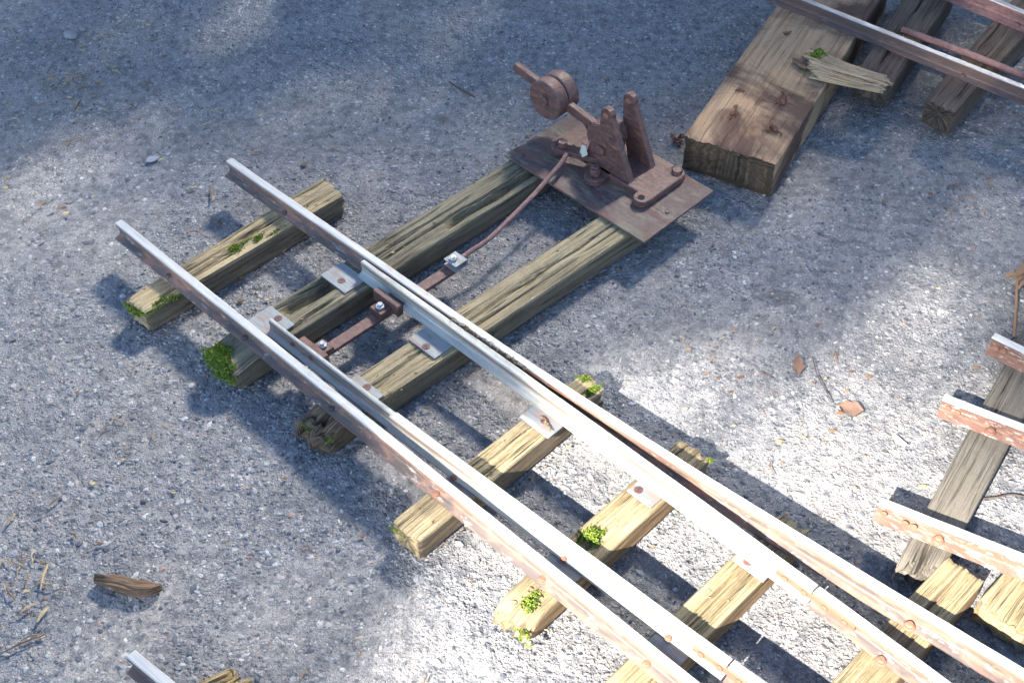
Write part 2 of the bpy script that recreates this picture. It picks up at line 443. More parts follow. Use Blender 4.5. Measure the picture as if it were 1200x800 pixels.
# ------------------------------------------------------------------ ground
def axis(lo, hi, step, far):
    a = list(np.arange(lo, hi + 1e-9, step))
    out, g, x = [], step, hi
    while x < far:
        g *= 1.35; x += g; out.append(x)
    inn, g, x = [], step, lo
    while x > -far:
        g *= 1.35; x -= g; inn.append(x)
    return np.array(inn[::-1] + a + out)
def ground_z(x, y):
    f = sstep(1.0, 0.0, np.maximum(np.abs(x) - 1.4, np.maximum(y - 2.7, 0.4 - y)))
    return f * (0.0030 * (vn(x * 7, y * 7, 3) - 1.0) + 0.0016 * (vn(x * 40, y * 40, 4) - 1.0) + 0.0018 * (vn(x * 100, y * 100, 5) - 1.0))
def build_ground():
    xs = axis(-1.25, 1.25, 0.005, 80); ys = axis(0.55, 2.6, 0.005, 80)
    X, Y = np.meshgrid(xs, ys)
    Z = ground_z(X, Y)
    nx, ny = len(xs), len(ys)
    V = np.stack([X, Y, Z], -1).reshape(-1, 3)
    idx = np.arange(nx * ny).reshape(ny, nx)
    Q = np.stack([idx[:-1, :-1], idx[:-1, 1:], idx[1:, 1:], idx[1:, :-1]], -1).reshape(-1, 4)
    me = bpy.data.meshes.new("asphalt_ground")
    me.vertices.add(len(V)); me.vertices.foreach_set("co", V.ravel())
    me.loops.add(Q.size); me.loops.foreach_set("vertex_index", Q.ravel().astype(np.int32))
    me.polygons.add(len(Q)); me.polygons.foreach_set("loop_start", np.arange(0, Q.size, 4, dtype=np.int32))
    me.polygons.foreach_set("use_smooth", np.ones(len(Q), bool))
    me.update(calc_edges=True)
    me.materials.append(M['asphalt'])
    o = bpy.data.objects.new("asphalt_ground", me)
    COL.objects.link(o)
    tag(o, "worn grey asphalt with exposed stone chips", "ground", kind="structure")
build_ground()

ICO_V = None
def ico():
    p = (1 + 5 ** 0.5) / 2
    V = np.array([(-1, p, 0), (1, p, 0), (-1, -p, 0), (1, -p, 0), (0, -1, p), (0, 1, p), (0, -1, -p), (0, 1, -p), (p, 0, -1), (p, 0, 1), (-p, 0, -1), (-p, 0, 1)], float)
    V /= np.linalg.norm(V[0])
    F = np.array([(0, 11, 5), (0, 5, 1), (0, 1, 7), (0, 7, 10), (0, 10, 11), (1, 5, 9), (5, 11, 4), (11, 10, 2), (10, 7, 6), (7, 1, 8), (3, 9, 4), (3, 4, 2), (3, 2, 6), (3, 6, 8), (3, 8, 9), (4, 9, 5), (2, 4, 11), (6, 2, 10), (8, 6, 7), (9, 8, 1)])
    return V, F
def build_chips(n=34000):
    iv, jf = ico()
    x = rng.uniform(-1.05, 1.05, n); y = rng.uniform(0.7, 2.35, n)
    keep = rng.random(n) < (0.35 + 0.65 * vn(x * 5, y * 5, 9))
    x, y = x[keep], y[keep]; n = len(x)
    r = 0.0011 + 0.0026 * rng.random(n) ** 2.0
    bigp = rng.random(n) < 0.04
    r = np.where(bigp, r + 0.0022 * rng.random(n), r)
    # grit banked along the timbers
    ex, ey, er = [], [], []
    def bank(a, b, cnt, wd=.006):
        for _ in range(cnt):
            f = rng.random(); q = np.array(a)[:2] * (1 - f) + np.array(b)[:2] * f
            ex.append(q[0] + rng.normal(0, wd)); ey.append(q[1] + rng.normal(0, wd)); er.append(rng.uniform(.0008, .0028))
    for s0, s1, t0, t1 in ((.115, .165, -.083, .292), (.28, .35, -.064, .55), (.468, .535, -.052, .55), (.680, .725, -.079, .272), (.851, .902, -.077, .274), (1.011, 1.059, -.06, .27), (1.193, 1.245, .05, .354)):
        bank(st(s0, t0), st(s0, t1), 330); bank(st(s1, t0), st(s1, t1), 330); bank(st(s0, t0), st(s1, t0), 60); bank(st(s0, t1), st(s1, t1), 60)
    # larger stones, mostly towards the lower left
    for _ in range(420):
        q = px(abs(rng.normal(0, 420)), 800 - abs(rng.normal(0, 330)))
        ex.append(q[0]); ey.append(q[1]); er.append(rng.uniform(.0034, .0062))
    for _ in range(320):
        q = px(rng.normal(1020, 130), rng.normal(340, 90))
        ex.append(q[0]); ey.append(q[1]); er.append(rng.uniform(.0024, .0044))
    x = np.concatenate([x, ex]); y = np.concatenate([y, ey]); r = np.concatenate([r, er]); n = len(x)
    ang = rng.uniform(0, 6.283, n)
    sx = rng.uniform(0.8, 1.4, n); sy = rng.uniform(0.6, 1.0, n); sz = rng.uniform(0.35, 0.65, n)
    jit = 1 + rng.uniform(-0.28, 0.28, (n, 12, 1))
    L = iv[None] * jit * np.stack([sx, sy, sz], -1)[:, None, :] * r[:, None, None]
    ca, sa = np.cos(ang)[:, None], np.sin(ang)[:, None]
    wx = L[..., 0] * ca - L[..., 1] * sa + x[:, None]
    wy = L[..., 0] * sa + L[..., 1] * ca + y[:, None]
    wz = L[..., 2] + (ground_z(x, y) + r * sz * np.where(r > .0034, -.25, 0.15))[:, None]
    V = np.stack([wx, wy, wz], -1).reshape(-1, 3)
    F = (jf[None] + (np.arange(n) * 12)[:, None, None]).reshape(-1, 3)
    o = link_mesh("gravel_chips", V, F.tolist(), 'chips')
    tag(o, "stone chips worn loose and half bedded in the asphalt", "gravel", kind="stuff")
build_chips()

# ------------------------------------------------------------------ wooden beams
def beam(name, corners, ztop, thick, mat, parent=None, seed=1, cracks=(), endn=(0.004, 0.004), grain=1.0, rad=0.002, bow=0.0, step=0.005, tilt=0.0, notch=None, warp=0.0006, autocrack=7, rot=0.0, base=False, label=None):
    """corners: A,B one end and D,C the other of the top face (x,y); A-D and B-C run along the grain"""
    A, B, C, D = [np.array(c, float)[:2] for c in corners]
    L = 0.5 * (np.linalg.norm(D - A) + np.linalg.norm(C - B)); W = 0.5 * (np.linalg.norm(B - A) + np.linalg.norm(C - D))
    sec = []
    nt_ = max(14, int(W / 0.0013))
    for i in range(nt_ + 1): sec.append((rad + (W - 2 * rad) * i / nt_, 0.0))
    def arc(cx, cz, a0, a1):
        for k in range(1, 4):
            a = a0 + (a1 - a0) * k / 4
            sec.append((cx + rad * math.cos(a), cz + rad * math.sin(a)))
    arc(W - rad, -rad, math.pi / 2, 0)
    ns = max(8, int(thick / 0.003))
    for i in range(ns + 1): sec.append((W, -rad - (thick - 2 * rad) * i / ns))
    arc(W - rad, -thick + rad, 0, -math.pi / 2)
    for i in range(7): sec.append((W - rad - (W - 2 * rad) * i / 6, -thick))
    arc(rad, -thick + rad, -math.pi / 2, -math.pi)
    for i in range(ns + 1): sec.append((0, -thick + rad + (thick - 2 * rad) * i / ns))
    arc(rad, -rad, math.pi, math.pi / 2)
    sec = np.array(sec); m = len(sec)
    nx_, pv = np.roll(sec, -1, 0), np.roll(sec, 1, 0)
    tg = nx_ - pv; nr = np.stack([-tg[:, 1], tg[:, 0]], -1); nr /= np.linalg.norm(nr, axis=1, keepdims=True) + 1e-12
    # outward
    cen = np.array([W / 2, -thick / 2])
    sg = np.sign(((sec - cen) * nr).sum(1)); nr *= sg[:, None]
    v = np.concatenate([[0], np.cumsum(np.linalg.norm(np.diff(sec, axis=0), axis=1))])
    N_ = max(12, int(L / step)) + 1
    u = np.linspace(0, L, N_)
    U, Vv = np.meshgrid(u, v, indexing='ij')
    disp = grain * (0.0006 * (np.abs(vn(Vv / 0.0035, U / 0.25, seed) - 0.5) * 2 - 0.6) + 0.0004 * (vn(Vv / 0.011, U / 0.25, seed + 1) - 0.6) + 0.0006 * (vn(Vv / 0.002, U / 0.05, seed + 2) - 0.5))
    rc = random.Random(seed)
    cracks = list(cracks) + [(rc.uniform(.08, .92), u0_, u0_ + rc.uniform(.06, .22), rc.uniform(.002, .0045), rc.uniform(.0014, .002)) for u0_ in [rc.uniform(-.02, L - .06) for _ in range(autocrack)]]
    a_ = np.broadcast_to(sec[:, 0] / W, U.shape); top = np.broadcast_to(sec[:, 1] > -rad * 1.2, U.shape)
    for (ca, u0, u1, dep, wid) in cracks:
        path = ca + 0.035 * (vn(U / 0.05, 0 * U, seed + 31 + int(ca * 100)) - 0.5) * 2
        dd = np.abs(a_ - path) * W
        env = sstep(u0, u0 + 0.03, U) * (1 - sstep(u1 - 0.03, u1, U)) if u0 > 0.001 else (1 - sstep(u1 - 0.04, u1, U))
        disp = disp - np.where(top, dep * np.clip(1 - dd / wid, 0, 1) ** 0.7 * env, 0)
    # edges worn near the ends
    e = np.minimum(U, L - U)
    disp = disp - 0.0026 * np.exp(-e / 0.004) * (0.4 + vn(Vv / 0.01, 0 * U, seed + 5))
    AX = sec[None, :, 0] + nr[None, :, 0] * disp; ZZ = sec[None, :, 1] + nr[None, :, 1] * disp
    en0 = endn[0] * (vn(v / 0.007, 0 * v, seed + 8) + 0.6 * vn(v / 0.0025, 0 * v, seed + 9) - 0.3)
    en1 = endn[1] * (vn(v / 0.007, 0 * v, seed + 18) + 0.6 * vn(v / 0.0025, 0 * v, seed + 19) - 0.3)
    UU = U + en0[None] * np.exp(-U / 0.02) - en1[None] * np.exp(-(L - U) / 0.02)
    if notch:  # hollow eaten into the top at one end
        side, depth_, ln_ = notch
        q = UU if side == 0 else L - UU
        ZZ = ZZ - np.where(sec[None, :, 1] > -thick * 0.6, depth_ * np.exp(-(q / ln_) ** 2) * (0.4 + 1.2 * vn(a_ * 3, 0 * U, seed + 44)), 0)
    ZZ = ZZ + warp * (vn(U / 0.09, 0 * U, seed + 21) - 0.5) * 2 * (sec[None, :, 1] > -thick * 0.5)
    fa = AX / W; fu = UU / L
    P2 = (A[None, None] * (1 - fa[..., None]) + B[None, None] * fa[..., None]) * (1 - fu[..., None]) + (D[None, None] * (1 - fa[..., None]) + C[None, None] * fa[..., None]) * fu[..., None]
    zt = ztop if not hasattr(ztop, "__len__") else (ztop[0] * (1 - fu) + ztop[1] * fu)
    Vt = np.concatenate([P2, (ZZ + zt)[..., None]], -1).reshape(-1, 3)
    UVs = np.stack([UU + seed * 1.37, Vv + seed * 0.31], -1).reshape(-1, 2)
    F = []
    fm = []
    for i in range(N_ - 1):
        for j in range(m):
            k = (j + 1) % m
            F.append((i * m + j, i * m + k, (i + 1) * m + k, (i + 1) * m + j))
            fm.append(1 if u[i] < rot * (.6 + .8 * float(vn(v[j] / .008, 0.5, seed))) else 2 if sec[j, 1] < -rad * 1.1 and sec[k, 1] < -rad * 1.1 else 0)
    Vt = list(Vt); UVs = list(UVs)
    for end in (0, 1):
        ring = [(0 if end == 0 else (N_ - 1) * m) + j for j in range(m)]
        R = np.array([Vt[i] for i in ring]); c = R.mean(0)
        axd = np.array([*(A - D), 0]); axd /= np.linalg.norm(axd)
        if end: axd = -axd
        prev = ring
        for f_ in (0.86, 0.66, 0.42, 0.18):
            new = []
            for j in range(m):
                p = c + (R[j] - c) * f_
                bb = endn[end] * 0.8 * (vn(p[2] / 0.005 + p[0] / 0.006, p[1] / 0.006, seed + 50 + end) - 0.5) - endn[end] * 0.15 * (1 - f_)
                Vt.append(p + axd * bb); UVs.append((p[2] * 0.6 + seed, (p[0] + p[1]) * 0.7)); new.append(len(Vt) - 1)
            for j in range(m):
                k = (j + 1) % m
                q = (prev[k], prev[j], new[j], new[k]) if end == 0 else (prev[j], prev[k], new[k], new[j])
                F.append(q); fm.append(1)
            prev = new
        F.append(tuple(prev[::-1]) if end == 0 else tuple(prev)); fm.append(1)
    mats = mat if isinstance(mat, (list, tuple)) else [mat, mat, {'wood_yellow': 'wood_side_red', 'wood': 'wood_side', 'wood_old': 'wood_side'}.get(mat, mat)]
    o = link_mesh(name, Vt, F, mats, parent, uv=np.array(UVs), fmat=fm, smooth=False, base=base)
    if label: o["label"] = label
    return o

def moss(parent, spots, seed=1, name="moss", top=True):
    """spots: (world point, radius along, radius across, height, count)"""
    r_ = np.random.default_rng(seed)
    V, F = [], []
    for (c, rx, ry, h, n) in spots:
        c = np.array(c, float)
        nclump = max(5, n // 26)
        cc = []
        for _ in range(nclump):
            q = r_.normal(0, 0.42, 2); cc.append(q / max(1, np.linalg.norm(q)))
        for i in range(n):
            q = cc[r_.integers(nclump)] + r_.normal(0, 0.16, 2)
            d2 = min(1.0, (q ** 2).sum())
            p = c + DS * q[0] * rx + DT * q[1] * ry
            p[2] += h * (1 - d2) * r_.uniform(0.1, 1.0)
            a = r_.uniform(0, 6.283); el = r_.uniform(0.1, 1.3)
            ln = r_.uniform(0.0018, 0.0042); wd = ln * 0.36
            dr = np.array([math.cos(a) * math.cos(el), math.sin(a) * math.cos(el), math.sin(el)])
            sd = np.cross(dr, (math.cos(a + 1), math.sin(a + 1), 0.3)); sd /= np.linalg.norm(sd) + 1e-9
            k = len(V)
            V += [p, p + dr * ln * 0.5 + sd * wd, p + dr * ln, p + dr * ln * 0.5 - sd * wd]
            F.append((k, k + 1, k + 2, k + 3))
    return link_mesh(name, V, F, 'moss', parent)

# ------------------------------------------------------------------ rails
def resample(path, step):
    P_ = [np.array(p, float) for p in path]
    out = [P_[0]]
    for a, b in zip(P_[:-1], P_[1:]):
        n = max(1, int(np.linalg.norm(b - a) / step))
        for i in range(1, n + 1): out.append(a + (b - a) * i / n)
    return np.array(out)
def smooth_curve(pts, n=60):
    """Catmull-Rom through pts"""
    P_ = np.array(pts, float)
    E_ = np.vstack([2 * P_[0] - P_[1], P_, 2 * P_[-1] - P_[-2]])
    out = []
    for i in range(1, len(E_) - 2):
        p0, p1, p2, p3 = E_[i - 1:i + 3]
        for t in np.linspace(0, 1, max(2, n // (len(P_) - 1)), endpoint=False):
            out.append(0.5 * ((2 * p1) + (-p0 + p2) * t + (2 * p0 - 5 * p1 + 4 * p2 - p3) * t * t + (-p0 + 3 * p1 - 3 * p2 + p3) * t ** 3))
    out.append(P_[-1])
    return np.array(out)
def profile(h=0.027, hl=0.0064, hr=0.0064, fl=0.013, fr=0.013, hh=0.0068, webw=0.0022):
    c = 0.0014
    return [(-fl, 0, 1), (-fl, 0.0024, 1), (-webw - 0.0015, 0.0050, 1), (-webw, 0.0068, 1), (-webw, h - hh - 0.0022, 1), (-hl, h - hh, 2), (-hl, h - c, 0), (-hl + c, h, 0),
            (hr - c, h, 0), (hr, h - c, 1), (hr, h - hh, 1), (webw, h - hh - 0.0022, 1), (webw, 0.0068, 1), (webw + 0.0015, 0.0050, 1), (fr, 0.0024, 1), (fr, 0, 1)]
def rail(name, path, zb, mats=('rail_top', 'rail_side', 'rail_edge'), parent=None, prof=None, seed=1, jit=0.00025, label=None):
    """path: points (x,y) of the rail's centre line; prof(i_frac, arc) gives the section"""
    P_ = np.asarray(path, float)[:, :2]
    seg = np.linalg.norm(np.diff(P_, axis=0), axis=1)
    arc = np.concatenate([[0], np.cumsum(seg)])
    V, F, fm = [], [], []
    prof = prof or (lambda a: profile())
    for i, p in enumerate(P_):
        d = P_[min(i + 1, len(P_) - 1)] - P_[max(i - 1, 0)]
        d /= np.linalg.norm(d) + 1e-12
        nrm = np.array([-d[1], d[0]])
        S = prof(arc[i]); m = len(S)
        for j, (x, z, _) in enumerate(S):
            jx = (vn(arc[i] / 0.03, j, seed) - 0.5) * 2 * jit
            jz = (vn(arc[i] / 0.05, j + 40, seed) - 0.5) * 2 * jit if z > 0 else 0
            q = p + nrm * (x + jx)
            V.append((q[0], q[1], zb + z + jz))
    for i in range(len(P_) - 1):
        for j in range(m):
            k = (j + 1) % m
            F.append((i * m + k, i * m + j, (i + 1) * m + j, (i + 1) * m + k)); fm.append(S[j][2])
    F.append(tuple(range(m))); fm.append(1)
    F.append(tuple(range((len(P_) - 1) * m, len(P_) * m))[::-1]); fm.append(1)
    # outward winding
    o = link_mesh(name, V, F, list(mats), parent, fmat=fm)
    if label: o["label"] = label
    return o
def bolt(parent, c, r=0.0062, h=0.004, mat='rustbright', name="bolt", slot=False, n=14):
    b = MB()
    c = np.array(c, float)
    b.disc(c, (0, 0, 1), r, h * 0.55, n, 0, h * 0.2)
    if slot:
        for a in (DS, DT):
            o_ = np.cross((0, 0, 1), a)
            b.box(c + np.array([0, 0, h * 0.55]), a, o_, (0, 0, 1), r * 0.5, r * 0.12, h * 0.12, 1, 0.0)
    else:
        b.disc(c + np.array([0, 0, h * 0.5]), (0, 0, 1), r * 0.72, h * 0.5, n, 0, h * 0.25)
    return b.build(name, [mat, 'steel_dark'], parent)

ZS, ZP = 0.040, 0.043      # sleeper top, slide plate top

# ------------------------------------------------------------------ the turnout
tk = thing("turnout_track", "miniature railway turnout, pale rails on eight weathered sleepers, lying across the middle of the asphalt", "railway track", tuple(st(0.6, 0.1, 0)))
def qs(s0, s1, s2, s3, t0, t1, t2, t3):
    return [st(s0, t0), st(s1, t1), st(s2, t2), st(s3, t3)]
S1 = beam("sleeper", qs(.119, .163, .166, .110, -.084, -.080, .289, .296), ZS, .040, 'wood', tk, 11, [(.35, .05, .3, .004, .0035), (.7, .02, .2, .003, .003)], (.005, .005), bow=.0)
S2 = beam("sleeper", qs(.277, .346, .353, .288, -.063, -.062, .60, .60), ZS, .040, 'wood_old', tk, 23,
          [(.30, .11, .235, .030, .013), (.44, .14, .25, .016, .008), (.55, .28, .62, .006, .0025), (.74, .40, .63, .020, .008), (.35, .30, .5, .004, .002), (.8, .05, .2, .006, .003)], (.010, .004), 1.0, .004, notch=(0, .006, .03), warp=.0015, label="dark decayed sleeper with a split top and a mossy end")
S3 = beam("sleeper", qs(.464, .521, .546, .484, -.054, -.047, .60, .60), ZS, .040, ['wood', 'rot', 'wood_side'], tk, 37,
          [(.52, .0, .045, .030, .008), (.2, .0, .03, .012, .006), (.45, .07, .66, .0045, .0032), (.72, .2, .5, .004, .003), (.3, .15, .4, .003, .003)], (.016, .004), 1.0, .003, notch=(0, .013, .024), rot=.052, label="long sleeper with a rotten split end")
S4 = beam("sleeper", qs(.680, .727, .723, .682, -.080, -.076, .270, .274), ZS, .040, 'wood', tk, 41, [(.25, .0, .3, .003, .003), (.6, .08, .33, .0045, .0032), (.8, .1, .3, .003, .003)], (.004, .008))
S5 = beam("sleeper", qs(.852, .904, .899, .849, -.078, -.076, .274, .274), ZS, .040, 'wood_yellow', tk, 53, [(.3, .05, .3, .0035, .003), (.55, .1, .34, .004, .003)], (.016, .008), 1.1, .005, notch=(0, .014, .018))
S6 = beam("sleeper", qs(1.012, 1.060, 1.057, 1.010, -.075, -.075, .271, .268), ZS, .040, 'wood_yellow', tk, 67, [(.4, .1, .32, .004, .003), (.55, .06, .3, .004, .003)], (.006, .012), 1.3)
S7 = beam("sleeper", qs(1.192, 1.243, 1.246, 1.195, .02, .02, .353, .355), ZS, .040, 'wood_yellow', tk, 71, [(.5, .2, .33, .003, .0025)], (.006, .004))
def lump(parent, c, r, sq, seed, mat='rot', name="rotten_chunk"):
    r_ = np.random.default_rng(seed); V = []; F = []; U = []
    nu, nv_ = 14, 9
    for i in range(nv_):
        th = math.pi * i / (nv_ - 1)
        for j in range(nu):
            ph = 2 * math.pi * j / nu
            rr_ = r * (1 + .7 * (vn(j / 1.7, i / 1.7, seed) - .5) + .6 * (vn(j / .8, i / .8, seed + 1) - .5))
            V.append(np.array(c) + DT * math.cos(th) * rr_ * 1.0 + (DS * math.cos(ph) + np.array([0, 0, 1]) * math.sin(ph) * sq) * math.sin(th) * rr_)
            U.append((math.cos(th) * r * 1.5 + seed, ph * r))
    for i in range(nv_ - 1):
        for j in range(nu):
            k = (j + 1) % nu
            F.append((i * nu + j, (i + 1) * nu + j, (i + 1) * nu + k, i * nu + k))
    return link_mesh(name, V, F, mat, parent, uv=np.array(U))
lump(S3, st(.479, -.044, .020), .0155, 1.0, 3); lump(S3, st(.505, -.042, .018), .0165, 1.0, 8)
SLP = [S1, S2, S3, S4, S5, S6, S7]
beam("sleeper", qs(1.36, 1.41, 1.41, 1.36, .02, .02, .35, .35), ZS, .040, 'wood_yellow', tk, 77, [], (.006, .004))

# stock rails (t of their far head edge measured, centre 7 mm nearer)
HW = 0.0064
LSp = resample([st(-0.001, -HW), st(1.33, -HW)], .012)
LS = rail("stock_rail", LSp, ZS, parent=tk, seed=3)
rs_pts = [(-0.002, .205), (.104, .206), (.307, .2095), (.507, .2125), (.662, .217), (.833, .2245), (.971, .2325), (1.183, .2485), (1.339, .262), (1.5, .278)]
RSc = smooth_curve([st(s, t - HW) for s, t in rs_pts], 130)
RS = rail("stock_rail", RSc, ZS, parent=tk, seed=5)
def interp_t(tab, s):
    return float(np.interp(s, [a for a, _ in tab], [b for _, b in tab]))
# open blade beside the left stock rail: planed thin at the tip, full head after the heel
lb_tab = [(.322, .0255), (.565, .0312), (.848, .0405), (1.058, .0465), (1.108, .0485), (1.30, .060)]
def lb_prof(a):
    s = .322 + a
    if s < .572:
        k = (s - .322) / .25
        return profile(.024, .0026 + .001 * k, .0026 + .001 * k, .010, .006, .0068, .0022)
    return profile(.024, .0064, .0064, .012, .012)
def lb_c(s):
    return interp_t(lb_tab, s) - (HW if s >= .572 else .0030 + .004 * (s - .322) / .25 * .6)
ss = sorted(list(np.linspace(.322, 1.104, 66)) + [.5715, .5722])
LB = rail("switch_blade", [st(s, lb_c(s)) for s in ss], ZP, ('blade', 'blade', 'blade_edge'), tk, lb_prof, 7)
ss = np.linspace(1.1065, 1.45, 30)
LB2 = rail("rail", [st(s, interp_t(lb_tab, s) - HW) for s in ss], ZP, parent=tk, prof=lambda a: profile(.024), seed=8)
# closed blade against the right stock rail
rb_tab = [(.324, .1938), (.644, .1968), (.857, .1962), (.978, .1955), (1.118, .1935), (1.294, .191), (1.5, .188)]
def rb_prof(a):
    s = .324 + a
    k = min(1.0, max(0.0, (s - .324) / .30))
    cut = .385 < s < .418
    return profile(.024, .0035 + .0029 * k, .0045 + .0019 * k, .004 if cut else .012, .005 + .006 * k, .0068, .0022)
ss = sorted(list(np.linspace(.324, 1.115, 66)) + [.3845, .3855, .4175, .4185])
RB = rail("switch_blade", [st(s, interp_t(rb_tab, s) - .0045 - .0019 * min(1, (s - .324) / .3)) for s in ss], ZP, ('blade', 'blade', 'blade_edge'), tk, rb_prof, 9)
ss = np.linspace(1.1175, 1.5, 32)
RB2 = rail("rail", [st(s, interp_t(rb_tab, s) - HW) for s in ss], ZP, parent=tk, prof=lambda a: profile(.024), seed=10)

# fish plates at the two joints
def fishplate(s0, s1, tab, sgn=-1, z=ZP + .0125):
    m_ = MB()
    a, b = st(s0, interp_t(tab, s0) - HW + sgn * .0048, z), st(s1, interp_t(tab, s1) - HW + sgn * .0048, z)
    d = (b - a); ln = np.linalg.norm(d); d /= ln
    nn = np.cross((0, 0, 1), d)
    m_.box((a + b) / 2, d, nn, (0, 0, 1), ln / 2, .0024, .0055, 0, .0008)
    fp = m_.build("fish_plate", ['rustbright'], tk)
    for k in (.12, .37, .63, .88):
        m2 = MB(); m2.disc(a + d * ln * k + nn * sgn * .0023, nn * sgn, .0044, .003, 12, 0, .0008); m2.build("bolt", ['rustbright'], fp)
fishplate(1.060, 1.160, lb_tab)
fishplate(1.066, 1.176, rb_tab)

# slide plates under the blades and their screws
def slide(s0, s1, t0, t1, screws, seed=1, mat='plate', z0=ZS):
    m_ = MB()
    m_.prism([st(s0, t0, z0 + .0002), st(s1, t0, z0 + .0002), st(s1, t1, z0 + .0002), st(s0, t1, z0 + .0002)], (0, 0, 1), ZP - z0 - .0004, 0, .0004)
    o = m_.build("slide_plate", [mat], tk)
    for (s, t) in screws:
        bolt(o, st(s, t, ZP - .0006), .0058, .0024, 'rust', "screw", True)
slide(.282, .337, .143, .1835, [(.313, .1565)])
slide(.280, .334, .0075, .053, [(.308, .0445)])
slide(.468, .522, .1445, .1855, [(.497, .152)])
slide(.468, .522, .0075, .052, [(.495, .0455)])
slide(.677, .729, .150, .190, [(.706, .168)])
slide(.682, .727, .0075, .030, [])
slide(.857, .896, .157, .195, [(.867, .1675)])
slide(.855, .902, .0075, .034, [])
slide(1.014, 1.060, .167, .196, [(1.03, .1765)])
slide(1.014, 1.060, .0075, .040, [])

# fixing bolts beside the rail feet
for s, t, par in ((.127, -.0125, LS), (.306, -.0125, LS), (.491, -.0125, LS), (.692, -.0125, LS), (.872, -.0125, LS), (1.033, -.0125, LS), (.137, .1935, RS), (1.216, .234, RS), (1.218, .173, RB2)):
    bolt(par, st(s, t, ZS + .0022), .0062 if s < 1.1 else .0075, .0045 if s < 1.1 else .008, 'rustbright' if s > .6 else 'steel_dark')
for s in (.690, .872, 1.03):
    bolt(LB, st(s, interp_t(lb_tab, s) - HW - .0105, ZP + .002), .0048, .004, 'rustbright')
# rivets on the open blade's web
for s in (.372, .410):
    m2 = MB(); m2.disc(st(s, lb_c(s) - .0028, ZP + .013), -DT, .0035, .0022, 12, 0, .0006); m2.build("rivet", ['rustbright'], LB)

# moss
moss(S1, [(st(.146, .095, ZS - .001), .010, .030, .006, 420), (st(.152, .13, ZS - .001), .006, .02, .005, 260), (st(.158, .16, ZS - .002), .004, .02, .005, 160)], 3)
moss(S1, [(st(.160, -.045, ZS - .004), .009, .030, .006, 620), (st(.135, -.085, ZS - .010), .020, .006, .006, 460), (st(.150, -.078, ZS - .006), .010, .006, .004, 150), (st(.163, -.02, ZS - .004), .004, .02, .003, 140)], 4)
moss(S2, [(st(.306, -.060, ZS - .004), .028, .017, .011, 2600), (st(.325, -.066, ZS - .016), .020, .012, .010, 1200), (st(.300, -.048, ZS - .002), .016, .012, .008, 700)], 5)
moss(S3, [(st(.512, -.045, ZS - .018), .012, .008, .004, 220), (st(.48, -.05, ZS - .012), .008, .006, .003, 80)], 6)
moss(S4, [(st(.716, .255, ZS - .001), .008, .020, .004, 420), (st(.690, .263, ZS - .001), .010, .008, .004, 200)], 7)
moss(S4, [(st(.69, -.079, ZS - .012), .012, .004, .003, 70)], 17)
moss(S5, [(st(.872, .074, ZS - .001), .014, .017, .009, 900)], 8)
moss(S5, [(st(.885, -.045, ZS - .001), .012, .018, .006, 480), (st(.902, -.076, ZS - .016), .016, .008, .005, 260)], 9)
moss(S5, [(st(.898, .272, ZS - .008), .006, .006, .004, 140)], 10)

# ------------------------------------------------------------------ switch rod between the blades
sr = thing("switch_rod", "rusty flat stretcher bar with thin red-brown pull rod joining the blades to the lever", "switch rod", tuple(st(.40, .2, 0)))
m_ = MB()
zb = .030
m_.prism([st(.388, .048, zb), st(.406, .048, zb), st(.4105, .303, zb), st(.3925, .303, zb)], (0, 0, 1), .006, 0, .0008)
bar = m_.build("stretcher_bar", ['rust'], sr)
def bracket(tc, sgn):
    # upright block bolted on the bar, with a flange against the blade
    m_ = MB()
    m_.box(st(.397, tc, .041), DS, DT, (0, 0, 1), .012, .011, .005, 0, .001)
    m_.box(st(.397, tc + sgn * .014, .046), DS, DT, (0, 0, 1), .026, .005, .010, 0, .001)
    br = m_.build("bracket", ['rust'], sr)
    m2 = MB(); m2.disc(st(.397, tc - sgn * .001, .046), (0, 0, 1), .0068, .004, 6, 0, .0006); m2.disc(st(.397, tc - sgn * .001, .050), (0, 0, 1), .004, .004, 12, 0, .001); m2.build("bolt", ['zinc'], br)
bracket(.050, -1)
bracket(.158, 1)
m_ = MB()
m_.prism([st(.389, .288, .036), st(.415, .288, .036), st(.415, .312, .036), st(.389, .312, .036)], (0, 0, 1), .002, 0, .0004)
m_.prism([st(.389, .288, .046), st(.415, .288, .046), st(.415, .312, .046), st(.389, .312, .046)], (0, 0, 1), .002, 0, .0004)
m_.prism([st(.389, .310, .0375), st(.415, .310, .0375), st(.415, .3125, .0375), st(.389, .3125, .0375)], (0, 0, 1), .009, 0, .0003)
cl = m_.build("clevis", ['plate'], sr)
m_ = MB(); m_.disc(st(.400, .297, .048), (0, 0, 1), .0062, .004, 6, 0, .0006); m_.disc(st(.400, .297, .052), (0, 0, 1), .0036, .003, 12, 0, .0008); m_.build("bolt", ['zinc'], cl)
pr = [st(.402, .312, .042), st(.401, .330, .042), px(573, 280, .046), px(600, 254, .050), px(625, 229, .055), px(645, 206, .060), px(656, 193, .064), px(664, 181, .068)]
m_ = MB(); m_.tube(smooth_curve(pr, 40), .0038, 10, 0, .03); m_.build("pull_rod", ['rustred'], sr)

# ------------------------------------------------------------------ lever stand
lv = thing("switch_lever", "rusty iron switch lever with round counterweight bolted on a thin steel sheet", "switch lever", tuple(st(.43, .61, 0)))
zsh = ZS + .0015
m_ = MB()
crn = [st(.279, .527, zsh), st(.574, .523, zsh), st(.574, .690, zsh), st(.281, .694, zsh)]
m_.prism(crn, (0, 0, 1), .004, 0, .0006)
sheet = m_.build("base_sheet", ['rustplate'], lv)
zc = zsh + .0042
